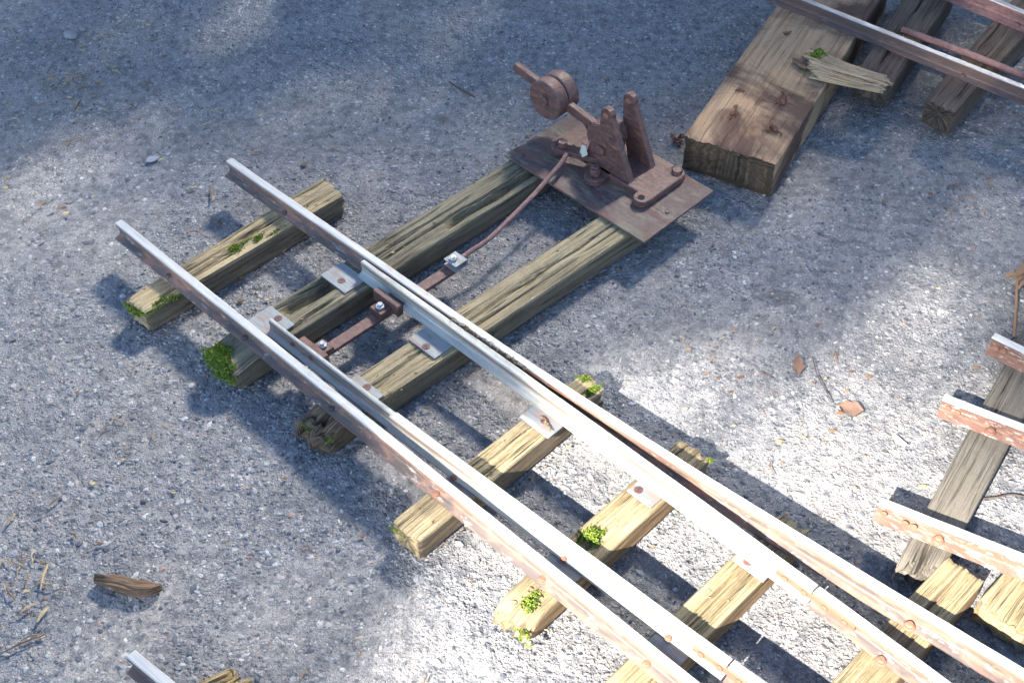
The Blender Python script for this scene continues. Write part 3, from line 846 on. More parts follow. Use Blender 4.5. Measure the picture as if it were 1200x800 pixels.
# base casting: waisted bed with four rounded lugs
m_ = MB()
def lugpts(cx, cy, r, a0, a1, n=7):
    return [st(cx + r * math.cos(a0 + (a1 - a0) * i / n), cy + r * math.sin(a0 + (a1 - a0) * i / n), zc) for i in range(n + 1)]
R_ = math.radians
def foot(s0, t0, s1, t1, r, h):
    """bar with round ends from (s0,t0) to (s1,t1)"""
    a = math.atan2(t1 - t0, s1 - s0)
    return lugpts(s1, t1, r, a - math.pi / 2, a + math.pi / 2) + lugpts(s0, t0, r, a + math.pi / 2, a + 3 * math.pi / 2)
m_.prism([st(.395, .595, zc), st(.500, .595, zc), st(.500, .685, zc), st(.395, .685, zc)], (0, 0, 1), .011, 0, .0015)
m_.prism(foot(.512, .590, .512, .672, .014, .01), (0, 0, 1), .0112, 0, .0015)
m_.prism(foot(.336, .596, .336, .668, .0145, .01), (0, 0, 1), .0112, 0, .0015)
m_.prism([st(.330, .612, zc), st(.42, .612, zc), st(.42, .652, zc), st(.330, .652, zc)], (0, 0, 1), .0108, 0, .0012)
m_.prism(foot(.425, .578, .425, .60, .016, .01), (0, 0, 1), .011, 0, .0015)
bed = m_.build("base_casting", ['rust'], lv)
zt_ = zc + .011
for (s, t, kind) in ((.512, .588, 0), (.512, .674, 1), (.336, .594, 0), (.336, .670, 1), (.425, .580, 2)):
    m_ = MB()
    if kind == 0: m_.disc(st(s, t, zt_ + .0003), (0, 0, 1), .0056, .0006, 16, 1, 0)
    elif kind == 1: m_.disc(st(s, t, zt_), (0, 0, 1), .0088, .006, 6, 0, .001, ph=.3)
    else:
        m_.disc(st(s, t, zt_), (0, 0, 1), .0085, .013, 14, 0, .0015)
        m_.disc(st(s, t, zt_ + .013), (0, 0, 1), .0066, .004, 14, 0, .0015)
    m_.build("bolt_hole" if kind == 0 else "bolt", ['rust', NT("dark_hole").fin((.012, .01, .009), .9)] if kind == 0 else ['rust'], bed)
# two triangular cheek plates
def cheek(t0, rear=False):
    m_ = MB()
    pts = []
    ax_, az_ = .423, .158
    pts += [st(.478, t0, zt_), ]
    for k in range(7):
        a = math.radians(-15) + math.radians(200) * k / 6
        pts.append(st(ax_ + .0115 * math.cos(a), t0, az_ + .0115 * math.sin(a)))
    pts += [st(.414, t0, .120), st(.428, t0, zt_)] if rear else [st(.411, t0, .136), st(.401, t0, .108), st(.391, t0, .085), st(.386, t0, zt_)]
    m_.prism(pts, DT, .0115, 0, .001)
    ch = m_.build("cheek_plate", ['rust'], lv)
    h = MB(); h.disc(st(ax_, t0 - .0004, az_ - .001), -DT, .0052, .0005, 14, 0, 0); h.build("bolt_hole", ['rustbright'], ch)  # eye hole is a bright disc, painted for lit surfaces showing through
    h = MB(); h.disc(st(.418, t0 - .0002, .090), -DT, .0085, .006, 14, 0, .0015); h.build("pivot_end", ['rust'], ch)
cheek(.600)
cheek(.652, True)
# hub and crank between the cheeks
m_ = MB()
m_.disc(st(.402, .6118, .0945), DT, .027, .0395, 24, 0, .002)
hub = m_.build("hub", ['rust'], lv)
m_ = MB()
m_.prism([st(.432, .622, .080), st(.440, .622, .096), st(.398, .622, .106), st(.208, .622, .136), st(.2045, .622, .132), st(.2045, .622, .126), st(.208, .622, .1215), st(.395, .622, .090)], DT, .012, 0, .0015)
m_.build("lever_arm", ['rust'], lv)
# counterweight: two iron discs clamped either side of the arm
for t0, t1 in ((.6035, .6268), (.6284, .6510)):
    m_ = MB(); m_.disc(st(.292, t0, .1165), DT, .0335, t1 - t0, 36, 0, .0022)
    cw = m_.build("counterweight", ['rust'], lv)
    if t0 < .61:
        m_ = MB(); m_.disc(st(.292, t0, .1165), -DT, .009, .0035, 16, 0, .0015); m_.build("bolt", ['rust'], cw)
# crank arm from the hub down to the pull rod
m_ = MB()
m_.prism(foot(.352, .588, .405, .608, .010, .01) and [p + np.array([0, 0, .014]) for p in foot(.352, .584, .405, .606, .010, .01)], (0, 0, 1), .009, 0, .0012)
m_.disc(st(.352, .584, .082 - .012), (0, 0, 1), .0078, .010, 6, 0, .001)
m_.build("crank_arm", ['rust'], lv)
m_ = MB(); m_.prism([st(.380, .592, .066), st(.390, .588, .067), st(.398, .590, .074), st(.388, .596, .082), st(.380, .597, .080)], DT * .3 + np.array([0, 0, .2]), .005, 0, .0002); m_.build("paper_scrap", ['scrap'], lv)
# small screws on the sheet
for s, t in ((.555, .60), (.30, .68), (.30, .545)):
    bolt(sheet, st(s, t, zsh + .0038), .0042, .002, 'rust', "screw")

# ------------------------------------------------------------------ squared timber and the track behind it
tb_c = [px(801.7, 159, .068), px(910, 193, .068), px(1061, -60, .068), px(932, -75, .068)]
tb_c[2] = tb_c[1] + (px(1004, 42, .068) - tb_c[1]) * 1.55
tb_c[3] = tb_c[0] + (px(895, 28, .068) - tb_c[0]) * 1.45
tb = beam("timber_beam", tb_c, .068, .068, ['wood_timber', 'timber_end', 'wood_timber'], None, 83, [], (.004, .004), .35, .003, step=.006, autocrack=0, base=True)
tag(tb, "thick squared timber with rusty nails and dark stains in the upper right", "timber")
def nails(parent, c, n, seed, r=.012):
    r_ = np.random.default_rng(seed)
    m_ = MB()
    c = np.array(c)
    for i in range(n):
        a = r_.uniform(0, 6.28); p = c + np.array([math.cos(a), math.sin(a), 0]) * r * r_.uniform(0, .8)
        b = r_.uniform(0, 6.28); q = p + np.array([math.cos(b) * r_.uniform(.004, .012), math.sin(b) * r_.uniform(.004, .012), r_.uniform(.001, .009)])
        m_.disc(p - np.array([0, 0, .0015]), (r_.normal(0, .5), r_.normal(0, .5), 1), r_.uniform(.003, .006), .002, 7, 0, .0004)
        m_.tube([p - np.array([0, 0, .003]), (p + q) / 2 + r_.normal(0, .002, 3), q], [.0022, .0018, .0015], 6, 0, .2)
        if i % 2 == 0: m_.disc(q - np.array([0, 0, .001]), (r_.normal(0, .4), r_.normal(0, .4), 1), .0042, .002, 9, 0, .0005)
    return m_.build("rusty_nail", ['nail_rust'], parent)
nails(tb, px(860, 137, .068), 6, 1); nails(tb, px(914, 118, .068), 9, 3); nails(tb, px(907, 153, .068), 10, 2, .016); nails(tb, px(867, 106, .068), 3, 5, .006)
nails(tb, px(918, 40, .068), 2, 4, .005)
nl = nails(None, px(793, 166, .004), 5, 6, .01)
tag(nl, "tangle of rusty bent nails on the asphalt beside the timber's end", "nails")

t2 = thing("railway_track", "brown steel rail track with dark sleepers entering at the upper right corner", "railway track", tuple(px(1100, 40)))
ZT = .0685
def along(a, b, k0, k1): return [a + (b - a) * k0, a + (b - a) * k1]
a, b = px(947, 0, .0945), px(1200, 101, .0945)
T1 = rail("rail", resample(along(a, b, -.35, 1.5), .02), ZT, ('steel_polish', 'steel_dark', 'steel_dark'), t2, lambda q: profile(.025, .0055, .0055, .012, .012), 21)
dT1 = (b - a) / np.linalg.norm(b - a); nT1 = np.array([-dT1[1], dT1[0], 0])
T2 = rail("rail", resample([px(1110, -22, .0945), px(1200, 14, .0945), px(1290, 52, .0945)], .02), ZT, ('steel_polish', 'rustred', 'rustred'), t2, lambda q: profile(.027, .006, .006, .019, .013), 22)
m_ = MB(); m_.tube([px(1057, 35, .078), px(1128, 61, .078), px(1200, 89, .078), px(1260, 113, .078)], .0062, 10, 0, .03); m_.build("guard_rod", ['rustred'], t2)
def quad_px(P_, z): return [px(x, y, z) for x, y in P_]
beam("sleeper", quad_px([(1003, 86), (1046, 99), (1124, -16), (1078, -32)], .068), .068, .050, 'wood_brown', t2, 91, [(.4, .05, .3, .003, .003)], (.006, .006))
beam("sleeper", quad_px([(1084, 116), (1118, 133), (1236, 2), (1196, -12)], .068), .068, .050, 'wood_brown', t2, 95, [(.5, .08, .3, .003, .003)], (.006, .006))
for x, y in ((1041, 50), (1128, 90)): bolt(T1, px(x, y, .0712), .0065, .005, 'steel_dark')
bolt(T2, px(1192, 30, .0712), .0065, .005, 'rust')

# splintered stick lying on the timber
def splinter(name, pts, wid, thick, mat, seed, parent=None, rag=1.0):
    """ragged flat piece of wood: pts centre line, wid widths, thick"""
    r_ = np.random.default_rng(seed)
    C_ = smooth_curve(pts, 40); n = len(C_)
    Wd = np.interp(np.linspace(0, 1, n), np.linspace(0, 1, len(wid)), wid)
    V, U = [], []; k = 18
    arc = 0
    for i in range(n):
        d = C_[min(i + 1, n - 1)] - C_[max(i - 1, 0)]; d /= np.linalg.norm(d)
        sd = np.cross((0, 0, 1), d); sd /= np.linalg.norm(sd); up = np.cross(d, sd)
        if i: arc += np.linalg.norm(C_[i] - C_[i - 1])
        for j in range(k):
            a = 2 * math.pi * j / k
            rr = 1 + rag * (.45 * (vn(j / 1.3, arc / .02, seed) - .5) + .5 * (vn(j / .6, arc / .035, seed + 3) - .5))
            V.append(C_[i] + sd * math.cos(a) * Wd[i] * rr + up * math.sin(a) * thick * min(1, Wd[i] / (max(wid) * .4)) * rr + d * .006 * (vn(j / .8, 1.5, seed + 7) - .5) * (1 if i in (0, n - 1) else 0))
            U.append((arc + seed, j * .004))
    F = [tuple(range(k))]
    for i in range(n - 1):
        for j in range(k):
            q = (j + 1) % k
            F.append((i * k + q, i * k + j, (i + 1) * k + j, (i + 1) * k + q))
    F.append(tuple(range((n - 1) * k, n * k))[::-1])
    return link_mesh(name, V, F, mat, parent, uv=np.array(U), base=True)
sp = thing("broken_wood", "pale splintered piece of rotten wood with a moss tuft lying on the timber", "wood piece", tuple(px(975, 75, .068)))
beam("splinter", quad_px([(940, 51), (947, 84), (1038, 103), (1050, 90)], .086), .086, .015, ['splint', 'splint', 'splint'], sp, 115, [(.35, .0, .12, .009, .005), (.65, .03, .15, .008, .004)], (.022, .022), 3.2, .004, step=.003, warp=.004)
splinter("flake", [px(930, 70, .073), px(952, 78, .0735), px(975, 87, .073)], [.004, .012, .010, .004], .003, 'bark', 8, sp, 1.4)
moss(sp, [(px(960, 64, .083), .012, .009, .010, 620), (px(953, 67, .081), .01, .008, .006, 240)], 31)

# ------------------------------------------------------------------ track piece at the right edge
t3 = thing("railway_track", "short rusty rail ends laid across a grey board at the right edge", "railway track", tuple(px(1150, 560)))
ZB = .034
pl = quad_px([(1050.6, 662), (1086, 679), (1290, 330), (1238, 318)], ZB)
A_, B_ = px(1169.7, 439.4, ZB), px(1084, 598, ZB); da = (B_ - A_) / np.linalg.norm(B_ - A_)
C_, D_ = px(1185.6, 516, ZB), px(1133, 615, ZB); db = (D_ - C_) / np.linalg.norm(D_ - C_)
pl = [B_ + da * .105, D_ + db * .088, C_ - db * .36, A_ - da * .27]
beam("board", pl, ZB, .030, 'wood_grey', t3, 101, [(.5, .0, .07, .016, .005), (.33, .0, .05, .010, .003)], (.018, .004), .7, .003, notch=(0, .006, .02))
beam("sleeper", quad_px([(1143, 706), (1205, 750), (1262, 655), (1188, 657)], .034), .034, .034, 'wood_yellow', t3, 103, [(.4, .05, .2, .003, .003)], (.012, .004))
def rr(a, b, k, seed, zb=ZB):
    A_, B_ = px(*a, zb + .027), px(*b, zb + .027)
    return rail("rail", resample(along(A_, B_, 0, k), .012), zb, ('rail_top', 'rail_rust', 'rail_rust'), t3, None, seed)
Ra = rr((1031.5, 586), (1200, 652.5), 2.0, 31)
Rb = rr((1106, 464.5), (1200, 500), 2.2, 32)
Rc = rr((1164.5, 392), (1200, 409.5), 3.5, 33)
bolt(Ra, px(1099, 634, ZB + .004), .0072, .009, 'rustbright'); bolt(Rb, px(1160, 507, ZB + .004), .0072, .009, 'rustbright'); bolt(Rc, px(1200, 423, ZB + .004), .0072, .009, 'rustbright')
for R_o, ps in ((Ra, ((1036, 601), (1061, 612), (1071, 616))), (Rb, ((1111, 478), (1122, 483))), (Rc, ((1167, 407), (1176, 411)))):
    for x, y in ps:
        m_ = MB(); q = px(x, y, ZB + .013)
        m_.disc(q + np.array([-.0, -.0, 0]), (-.45, -.89, 0), .0046, .003, 10, 0, .001); m_.build("rivet", ['rustbright'], R_o)

# ------------------------------------------------------------------ rail end at the bottom left
t4 = thing("railway_track", "bare silver rail end and split wood stub at the bottom edge, left", "railway track", tuple(px(190, 800)))
a, b = px(153, 765, .060), px(200, 803, .060)
rail("rail", resample(along(a, b, 0, 3.5), .012), .033, ('rail_top', 'steel_dark', 'steel_dark'), t4, None, 41)
beam("sleeper", quad_px([(216, 806), (236, 832), (300, 792), (272, 780)], .030), .030, .030, 'wood_end', t4, 107, [(.4, .0, .1, .008, .004)], (.016, .018), 2.0)

# ------------------------------------------------------------------ loose things on the asphalt
o = splinter("bark_piece", [px(112, 679, .006), px(135, 682, .011), px(165, 690, .010), px(189, 688, .006)], [.004, .009, .010, .009, .003], .007, 'bark', 12, None, 1.8)
tag(o, "curled strip of brown bark lying alone on the asphalt, lower left", "bark")
def leaf(c, ln, wd, ang, label, seed, mat='leafdry', curl=.006):
    r_ = np.random.default_rng(seed); V, F = [], []
    nu, nv_ = 11, 7
    for i in range(nu):
        f = i / (nu - 1)
        hw = wd * math.sin(math.pi * min(1, f * .94 + .05)) ** .7 * (1 + .18 * math.sin(f * 13 + seed))
        for j in range(nv_):
            g = (j / (nv_ - 1) - .5) * 2
            x = (f - .5) * ln; y = g * hw
            z = .0018 + curl * .5 * abs(g) ** 2 * (.5 + .6 * vn(f * 4, g, seed)) + .003 * (vn(f * 3, g * 2, seed + 2))
            V.append((c[0] + x * math.cos(ang) - y * math.sin(ang), c[1] + x * math.sin(ang) + y * math.cos(ang), z))
    for i in range(nu - 1):
        for j in range(nv_ - 1):
            k = i * nv_ + j
            F.append((k, k + nv_, k + nv_ + 1, k + 1))
    n0 = len(V)   # a little thickness
    V += [(x, y, z - .0006) for x, y, z in V]
    F += [tuple(q + n0 for q in f[::-1]) for f in F]
    o = link_mesh("dry_leaf", V, F, mat, None, base=True, smooth=True)
    tag(o, label, "leaf")
leaf(px(935, 430), .034, .008, 1.4, "small reddish dry leaf on the asphalt, upper of the two beside the twig", 3)
leaf(px(997, 481), .032, .013, -.3, "curled brown dry leaf on the asphalt right of the bare twig", 5)
m_ = MB(); q = [px(1045, 511, .003), px(1050, 510, .003), px(1063, 521, .003), px(1060, 524, .003), px(1050, 519, .003)]
m_.prism(q, (0, 0, 1), .002, 0, .0003); o = m_.build("wood_chip", ['scrap'], None, base=True); tag(o, "pale pointed wood chip on asphalt near the right board", "wood chip")
def twig(pts, r, label, name="twig", mat='twig', rough=.1):
    m_ = MB(); m_.tube(smooth_curve(pts, 30), r, 7, 0, rough); o = m_.build(name, [mat], None, base=True); tag(o, label, "twig"); return o
twig([px(952, 418, .003), px(958, 440, .004), px(968, 458, .003), px(975, 472, .003)], .0009, "thin grey bare twig between two dry leaves on the asphalt")
twig([px(526, 96, .003), px(540, 105, .006), px(556, 114, .003)], .0016, "short dark twig on shaded asphalt left of the counterweight")
twig([px(1152, 584, .003), px(1170, 582, .004), px(1185, 579, .003), px(1203, 582, .003)], .0011, "thin dark crooked twig by the right edge beside the board")
# dry plant stalk lying at the right edge
ds = thing("dried_plant", "dry brown stalk with withered leaves lying at the right edge above the rail ends", "plant", tuple(px(1190, 360)))
m_ = MB(); m_.tube(smooth_curve([px(1188, 396, .005), px(1190, 370, .007), px(1191.5, 345, .008), px(1192, 322, .009)], 16), 0.0022, 7, 0, .15); m_.build("stem", ['stalk'], ds)
for (a_, b_, h_, w_) in (((1194, 323), (1177, 326), .012, .006), ((1192, 322), (1212, 309), .013, .008), ((1190, 341), (1211, 322), .011, .0035), ((1191, 330), (1206, 318), .010, .005)):
    p, q = px(*a_, h_ * .8), px(*b_, h_ * .5); mid_ = (p + q) / 2 + np.array([0, 0, h_ * .6])
    sd_ = np.cross(q - p, (0, 0, 1.0)); sd_ /= np.linalg.norm(sd_)
    V = []; F = []
    for i in range(9):
        t = i / 8; c = p * (1 - t) ** 2 + 2 * mid_ * t * (1 - t) + q * t * t
        wd_ = w_ * math.sin(math.pi * (t * .9 + .08)) ** .8 * (1 + .3 * math.sin(t * 19))
        V += [c + sd_ * wd_ + np.array([0, 0, wd_ * .5]), c, c - sd_ * wd_ + np.array([0, 0, wd_ * .3])]
    for i in range(8):
        F += [(3 * i, 3 * i + 1, 3 * i + 4, 3 * i + 3), (3 * i + 1, 3 * i + 2, 3 * i + 5, 3 * i + 4)]
    link_mesh("withered_leaf", V, F, 'stalk', ds)
def stone(c, r, label, mat='rock', seed=1, sq=.55, name="stone"):
    iv, jf = ico()
    # one subdivision
    V = [v for v in iv]; F = []; cache = {}
    def midp(a, b):
        k = (min(a, b), max(a, b))
        if k not in cache:
            v = V[a] + V[b]; V.append(v / np.linalg.norm(v)); cache[k] = len(V) - 1
        return cache[k]
    for a, b, c_ in jf:
        x, y, z = midp(a, b), midp(b, c_), midp(c_, a)
        F += [(a, x, z), (x, b, y), (z, y, c_), (x, y, z)]
    V = np.array(V); r_ = np.random.default_rng(seed)
    V = V * (1 + r_.uniform(-.16, .16, (len(V), 1))) * np.array([r * 1.25, r * .85, r * sq])
    a = r_.uniform(0, 3); V = np.stack([V[:, 0] * math.cos(a) - V[:, 1] * math.sin(a), V[:, 0] * math.sin(a) + V[:, 1] * math.cos(a), V[:, 2]], -1)
    V = V + np.array([c[0], c[1], r * sq * .45])
    o = link_mesh(name, V, [tuple(f) for f in F], mat, None, base=True); tag(o, label, "stone")
stone(px(83, 43), .012, "grey-green rounded stone lying on the shaded asphalt in the upper left", 'rock', 2)
stone(px(97, 35), .006, "small dark stone touching the grey-green stone, upper left", 'rock', 3)
stone(px(179, 187), .0085, "flat pale pebble on the asphalt left of the right-hand rail end", 'paleStone', 4, .3)

# dry needles, bark crumbs and straw
def litter():
    r_ = np.random.default_rng(21); m_ = MB()
    def bit(p, ln, r, a, curve=.15, z=.0022):
        d = np.array([math.cos(a), math.sin(a), 0]); e = np.array([-d[1], d[0], 0])
        pts = [p - d * ln / 2 + np.array([0, 0, z]), p + e * ln * curve * r_.normal() + np.array([0, 0, z + .0015]), p + d * ln / 2 + np.array([0, 0, z])]
        m_.tube(pts, [r * .5, r, r * .4], 4)
    def crumb(p, r):
        a = r_.uniform(0, 6.28)
        pts = [p + np.array([math.cos(a + t) * r * r_.uniform(.6, 1.4), math.sin(a + t) * r * .6 * r_.uniform(.6, 1.2), .001]) for t in (0, 1.3, 2.5, 3.8, 5.1)]
        m_.prism(pts, (0, 0, 1), r * .35, 0, 0)
    fields = [((100, 90), (90, 60), 46, 22), ((30, 690), (40, 60), 22, 4), ((90, 150), (80, 60), 14, 10), ((330, 180), (120, 60), 6, 8), ((960, 440), (160, 90), 8, 26), ((1100, 200), (80, 80), 4, 12),
              ((560, 120), (120, 60), 8, 12), ((150, 500), (150, 120), 8, 6), ((420, 640), (150, 120), 5, 6), ((280, 300), (60, 60), 5, 8), ((1000, 560), (100, 60), 3, 8), ((60, 260), (60, 40), 5, 8)]
    for (cx, cy), (sx, sy), nb, nc in fields:
        for _ in range(nb):
            bit(px(cx + r_.normal() * sx * .6, cy + r_.normal() * sy * .6), r_.uniform(.008, .026), r_.uniform(.0006, .0014), r_.uniform(0, 3.14))
        for _ in range(nc):
            crumb(px(cx + r_.normal() * sx * .7, cy + r_.normal() * sy * .7), r_.uniform(.002, .0055))
    for x0, y0, x1, y1, r in ((57, 662, 48, 692, .0022), (44, 684, 72, 683, .0016), (24, 720, 42, 708, .002), (44, 730, 58, 712, .0028), (0, 768, 52, 745, .0016), (6, 618, 20, 603, .0018), (58, 594, 74, 582, .0014), (248, 218, 248, 238, .0022), (88, 130, 96, 118, .0018), (72, 172, 94, 163, .0014), (166, 105, 178, 99, .0022), (240, 130, 262, 134, .0012), (254, 266, 260, 258, .0014), (90, 466, 96, 456, .0016)):
        p, q = px(x0, y0), px(x1, y1); d = q - p
        bit((p + q) / 2, np.linalg.norm(d), r, math.atan2(d[1], d[0]), .05, .003)
    for x, y, r in ((283, 327, .006), (270, 330, .005), (313, 352, .004), (905, 345, .003), (1090, 228, .005), (997, 436, .003), (934, 418, .003), (975, 505, .005)):
        crumb(px(x, y), r)
    for _ in range(60):
        f = r_.random(); bit(st(.50 + .14 * f + r_.normal(0, .004), .1985 + .002 * f + r_.normal(0, .0016)), r_.uniform(.003, .008), r_.uniform(.0006, .0012), r_.uniform(0, 3.14), .2, .0675)
    for k in range(9):
        bit(st(.700 + k * .0028, .170 - k * .0012) + 0, .009, .0009, .6 + (.9 if k % 2 else -.9), .1, .0452)
    for s0, s1, t0, t1, cnt in ((.12, .16, -.07, .28, 16), (.29, .34, 0, .5, 22), (.48, .53, 0, .5, 22), (.69, .72, -.06, .25, 12), (.86, .89, -.06, .25, 12), (1.02, 1.05, 0, .26, 8)):
        for _ in range(cnt):
            q = st(r_.uniform(s0, s1), r_.uniform(t0, t1))
            if r_.random() < .5: bit(q, r_.uniform(.004, .014), r_.uniform(.0005, .001), r_.uniform(0, 3.14), .2, ZS + .0006)
            else:
                k0 = len(m_.V); crumb(q, r_.uniform(.0012, .0028)); m_.V[k0:] = [(a_, b_, c_ + ZS - .001) for a_, b_, c_ in m_.V[k0:]]
    for s0, t0, t1, cnt in ((.110, -.08, .29, 26), (.168, -.08, .29, 26), (.272, -.06, .5, 30), (.356, -.06, .5, 34), (.455, -.05, .5, 26), (.55, 0, .5, 26), (.735, -.07, .27, 22), (.672, -.07, .27, 20), (.845, -.07, .27, 18), (.91, -.07, .27, 18)):
        for _ in range(cnt):
            q = st(s0 + r_.normal(0, .005), r_.uniform(t0, t1))
            if r_.random() < .4: bit(q, r_.uniform(.006, .018), r_.uniform(.0005, .0011), r_.uniform(0, 3.14))
            else: crumb(q, r_.uniform(.0014, .0034))
    o = m_.build("plant_litter", ['litter'], None)
    tag(o, "dry needles, straw and bark crumbs scattered over the asphalt", "litter", kind="stuff")
litter()

# ------------------------------------------------------------------ outside the picture: the tree that shades the place
lit_px = [(430, 930), (480, 670), (570, 520), (700, 445), (820, 400), (900, 360), (1000, 320), (1090, 270), (1200, 225), (1400, 190), (1700, 300), (1600, 930)]
LITP = np.array([px(x, y)[:2] for x, y in lit_px])
def poly_sd(x, y):
    n = len(LITP); d = np.full(x.shape, 1e9); ins = np.zeros(x.shape, bool)
    for i in range(n):
        a, b = LITP[i], LITP[(i + 1) % n]
        e = b - a; wx, wy = x - a[0], y - a[1]
        t = np.clip((wx * e[0] + wy * e[1]) / (e @ e), 0, 1)
        d = np.minimum(d, np.hypot(wx - e[0] * t, wy - e[1] * t))
        c = ((a[1] > y) != (b[1] > y)) & (x < e[0] * (y - a[1]) / (e[1] + 1e-12) + a[0])
        ins ^= c
    return np.where(ins, -d, d)
def tree():
    r_ = np.random.default_rng(4)
    n = 40000
    gx = r_.uniform(-2.6, 2.6, n); gy = r_.uniform(-0.9, 4.3, n)
    sd = poly_sd(gx, gy)
    lit = (1 - sstep(-0.06, 0.12, sd)) * (1 - .40 * sstep(1.02, 1.42, gy))
    q = px(110, 215); lit = np.maximum(lit, .7 * (1 - sstep(.05, .30, np.hypot(gx - q[0], gy - q[1]))))
    q = px(1185, 150); lit = np.maximum(lit, .4 * (1 - sstep(.03, .16, np.hypot(gx - q[0], gy - q[1]))))
    edge = np.maximum(np.abs(gx) / 2.6, np.abs(gy - 1.7) / 2.6)
    keep = (r_.random(n) > lit) & (r_.random(n) > 0.8 * sstep(.75, 1.0, edge)) & (r_.random(n) < .8 + .2 * vn(gx * 3, gy * 3, 12))
    gx, gy = gx[keep], gy[keep]; n = len(gx)
    Lr = r_.uniform(11.5, 16.0, n)
    C_ = np.stack([gx, gy, np.zeros(n)], -1) + SUND[None] * Lr[:, None]
    a = r_.normal(0, 1, (n, 3)); a /= np.linalg.norm(a, axis=1, keepdims=True)
    b = np.cross(a, r_.normal(0, 1, (n, 3))); b /= np.linalg.norm(b, axis=1, keepdims=True)
    ln = r_.uniform(.04, .07, n)[:, None]; wd = ln * .55
    V = np.stack([C_ - a * ln, C_ + b * wd, C_ + a * ln, C_ - b * wd], 1).reshape(-1, 3)
    F = np.arange(n * 4).reshape(-1, 4)
    cc = np.array([0, 1.7, 0]) + SUND * 13.7
    root = thing("shade_tree", "leafy tree behind the photographer that shades most of the ground", "tree", (cc[0], cc[1], 0))
    m_ = MB()
    m_.tube([(cc[0], cc[1], -.3), (cc[0] + .1, cc[1], 2.5), (cc[0], cc[1] + .1, 5), (cc[0], cc[1], 8), (cc[0], cc[1], 9.6)], [.28, .2, .15, .08, .03], 12, 0, .05)
    for i in range(10):
        an = i * 2.4; h = 5 + i * .4
        e = np.array([cc[0] + math.cos(an) * 2.0, cc[1] + math.sin(an) * 2.0, h + 1.3])
        p0 = np.array([cc[0], cc[1], h])
        m_.tube([p0, (p0 + e) / 2 + np.array([0, 0, .35]), e], [.07, .045, .012], 7, 0, .05)
    m_.build("trunk", ['bark_trunk'], root)
    link_mesh("crown", V, F.tolist(), 'leafgreen', root)
N = NT("bark_trunk"); pz = geo_pos(N)
M['bark_trunk'] = N.fin(N.ramp(N.noise(N.scalevec(pz, (20, 20, 4)), 1.0, 4), [(.3, (.05, .04, .03)), (.7, (.16, .13, .1))]), .9)
tree()

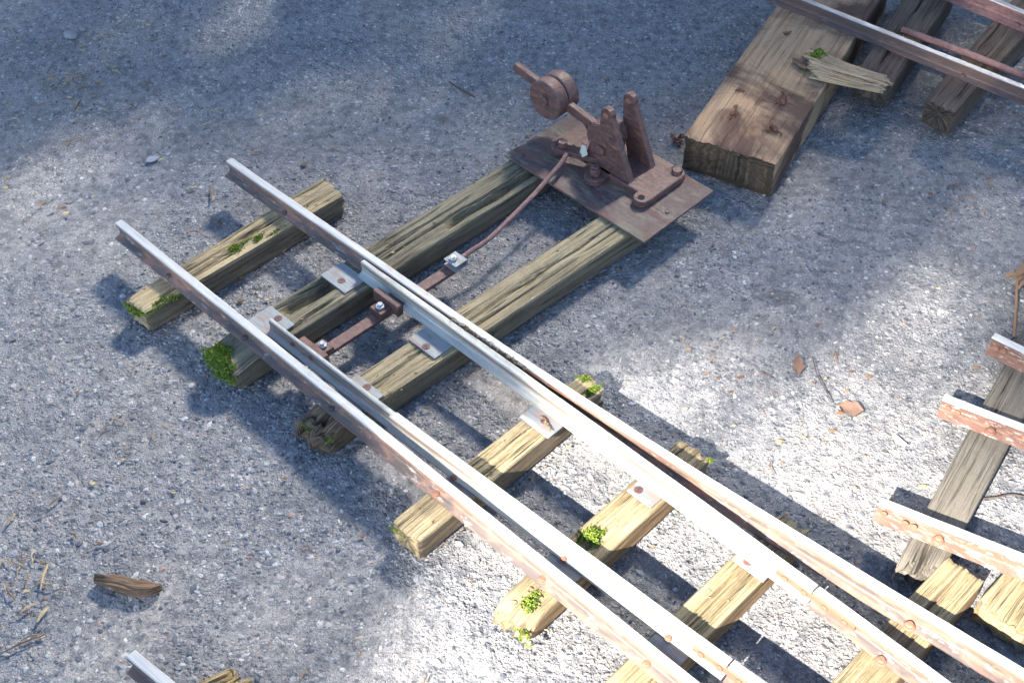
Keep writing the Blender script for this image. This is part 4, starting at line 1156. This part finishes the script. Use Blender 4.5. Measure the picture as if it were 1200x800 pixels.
# ------------------------------------------------------------------ outside the picture: the house whose upstairs window throws the sun back
def house():
    az = math.radians(64); D_ = 7.0
    tgt = np.array([-0.6, 0.95, 0])
    c = tgt + np.array([math.cos(az) * D_, math.sin(az) * D_, D_ * math.tan(SUN_EL)])
    to_t = (tgt - c) / np.linalg.norm(tgt - c)
    nrm = SUND + to_t; nrm[2] = 0; nrm /= np.linalg.norm(nrm)
    sx = np.cross((0, 0, 1), nrm)
    Z = np.array([0, 0, 1.0])
    hw, hh = 0.68, 0.58
    root = thing("house", "dark clad house beyond the top edge with one large upstairs window", "house", tuple(np.array([c[0], c[1], 0])))
    W_ = 4.0; top = c[2] + 2.2
    def slab(x0, x1, z0, z1, name, mat, t=.25, off=-.125):
        m_ = MB(); m_.box(np.array([c[0], c[1], 0]) + sx * (x0 + x1) / 2 + Z * (z0 + z1) / 2 + nrm * off, sx, Z, nrm, (x1 - x0) / 2, (z1 - z0) / 2, t / 2, 0, .004)
        return m_
    m_ = MB()
    for x0, x1, z0, z1 in ((-W_, -hw - .08, -.2, top), (hw + .08, W_, -.2, top), (-hw - .08, hw + .08, -.2, c[2] - hh - .08), (-hw - .08, hw + .08, c[2] + hh + .08, top)):
        q = slab(x0, x1, z0, z1, "", None); m_.add(q.V, q.F)
    m_.build("wall", ['cladding'], root)
    m_ = MB()
    for x0, x1, z0, z1 in ((-hw - .08, -hw, c[2] - hh - .08, c[2] + hh + .08), (hw, hw + .08, c[2] - hh - .08, c[2] + hh + .08), (-hw, hw, c[2] - hh - .08, c[2] - hh), (-hw, hw, c[2] + hh, c[2] + hh + .08)):
        q = slab(x0, x1, z0, z1, "", None, .12, -.06); m_.add(q.V, q.F)
    fr = m_.build("window", ['frame'], root)
    m_ = slab(-hw, hw, c[2] - hh, c[2] + hh, "", None, .02, -.07); m_.build("pane", ['glass'], fr)
    m_ = MB(); m_.box(np.array([c[0], c[1], top + .05]) - nrm * 1.2, sx, nrm, Z, W_ + .3, 1.6, .06, 0, .005); m_.build("roof", ['cladding'], root)
N = NT("cladding"); M['cladding'] = N.fin(N.ramp(N.noise(N.scalevec(geo_pos(N), (2, 2, 30)), 1.0, 3), [(.3, (.05, .048, .045)), (.7, (.085, .08, .075))]), .9)
N = NT("window_frame"); M['frame'] = N.fin((.1, .1, .1), .5)
N = NT("mirror_glazing"); M['glass'] = N.fin((.82, .82, .82), .225, 1.0)
house()

# ------------------------------------------------------------------ outside the picture: leafy screen added to keep window light off the far ground
def light_blocker():
    r_ = np.random.default_rng(9); n = 12000
    x = r_.uniform(-.2, 2.2, n); y = r_.uniform(3.25, 3.6, n); z = r_.uniform(.1, 1.0, n) ** .8 * (1.46 + .12 * vn(x * 3, 0 * x, 5))
    C_ = np.stack([x, y, z], -1)
    a = r_.normal(0, 1, (n, 3)); a /= np.linalg.norm(a, axis=1, keepdims=True)
    b = np.cross(a, r_.normal(0, 1, (n, 3))); b /= np.linalg.norm(b, axis=1, keepdims=True)
    ln = r_.uniform(.02, .04, n)[:, None]; wd = ln * .55
    V = np.stack([C_ - a * ln, C_ + b * wd, C_ + a * ln, C_ - b * wd], 1).reshape(-1, 3)
    root = thing("light_blocker", "added leafy screen out of view beyond the top edge, blocking window light", "light_blocker", (1.0, 3.4, 0))
    link_mesh("foliage", V, np.arange(n * 4).reshape(-1, 4).tolist(), 'leafgreen', root)
    for i in range(6):
        m_ = MB(); q = np.array([.1 + i * .36, 3.42, -.02])
        m_.tube([q, q + np.array([.03, .02, .5]), q + np.array([-.04, 0, 1.1])], [.018, .013, .006], 7, 0, .1); m_.build("stem", ['bark_trunk'], root)
light_blocker()
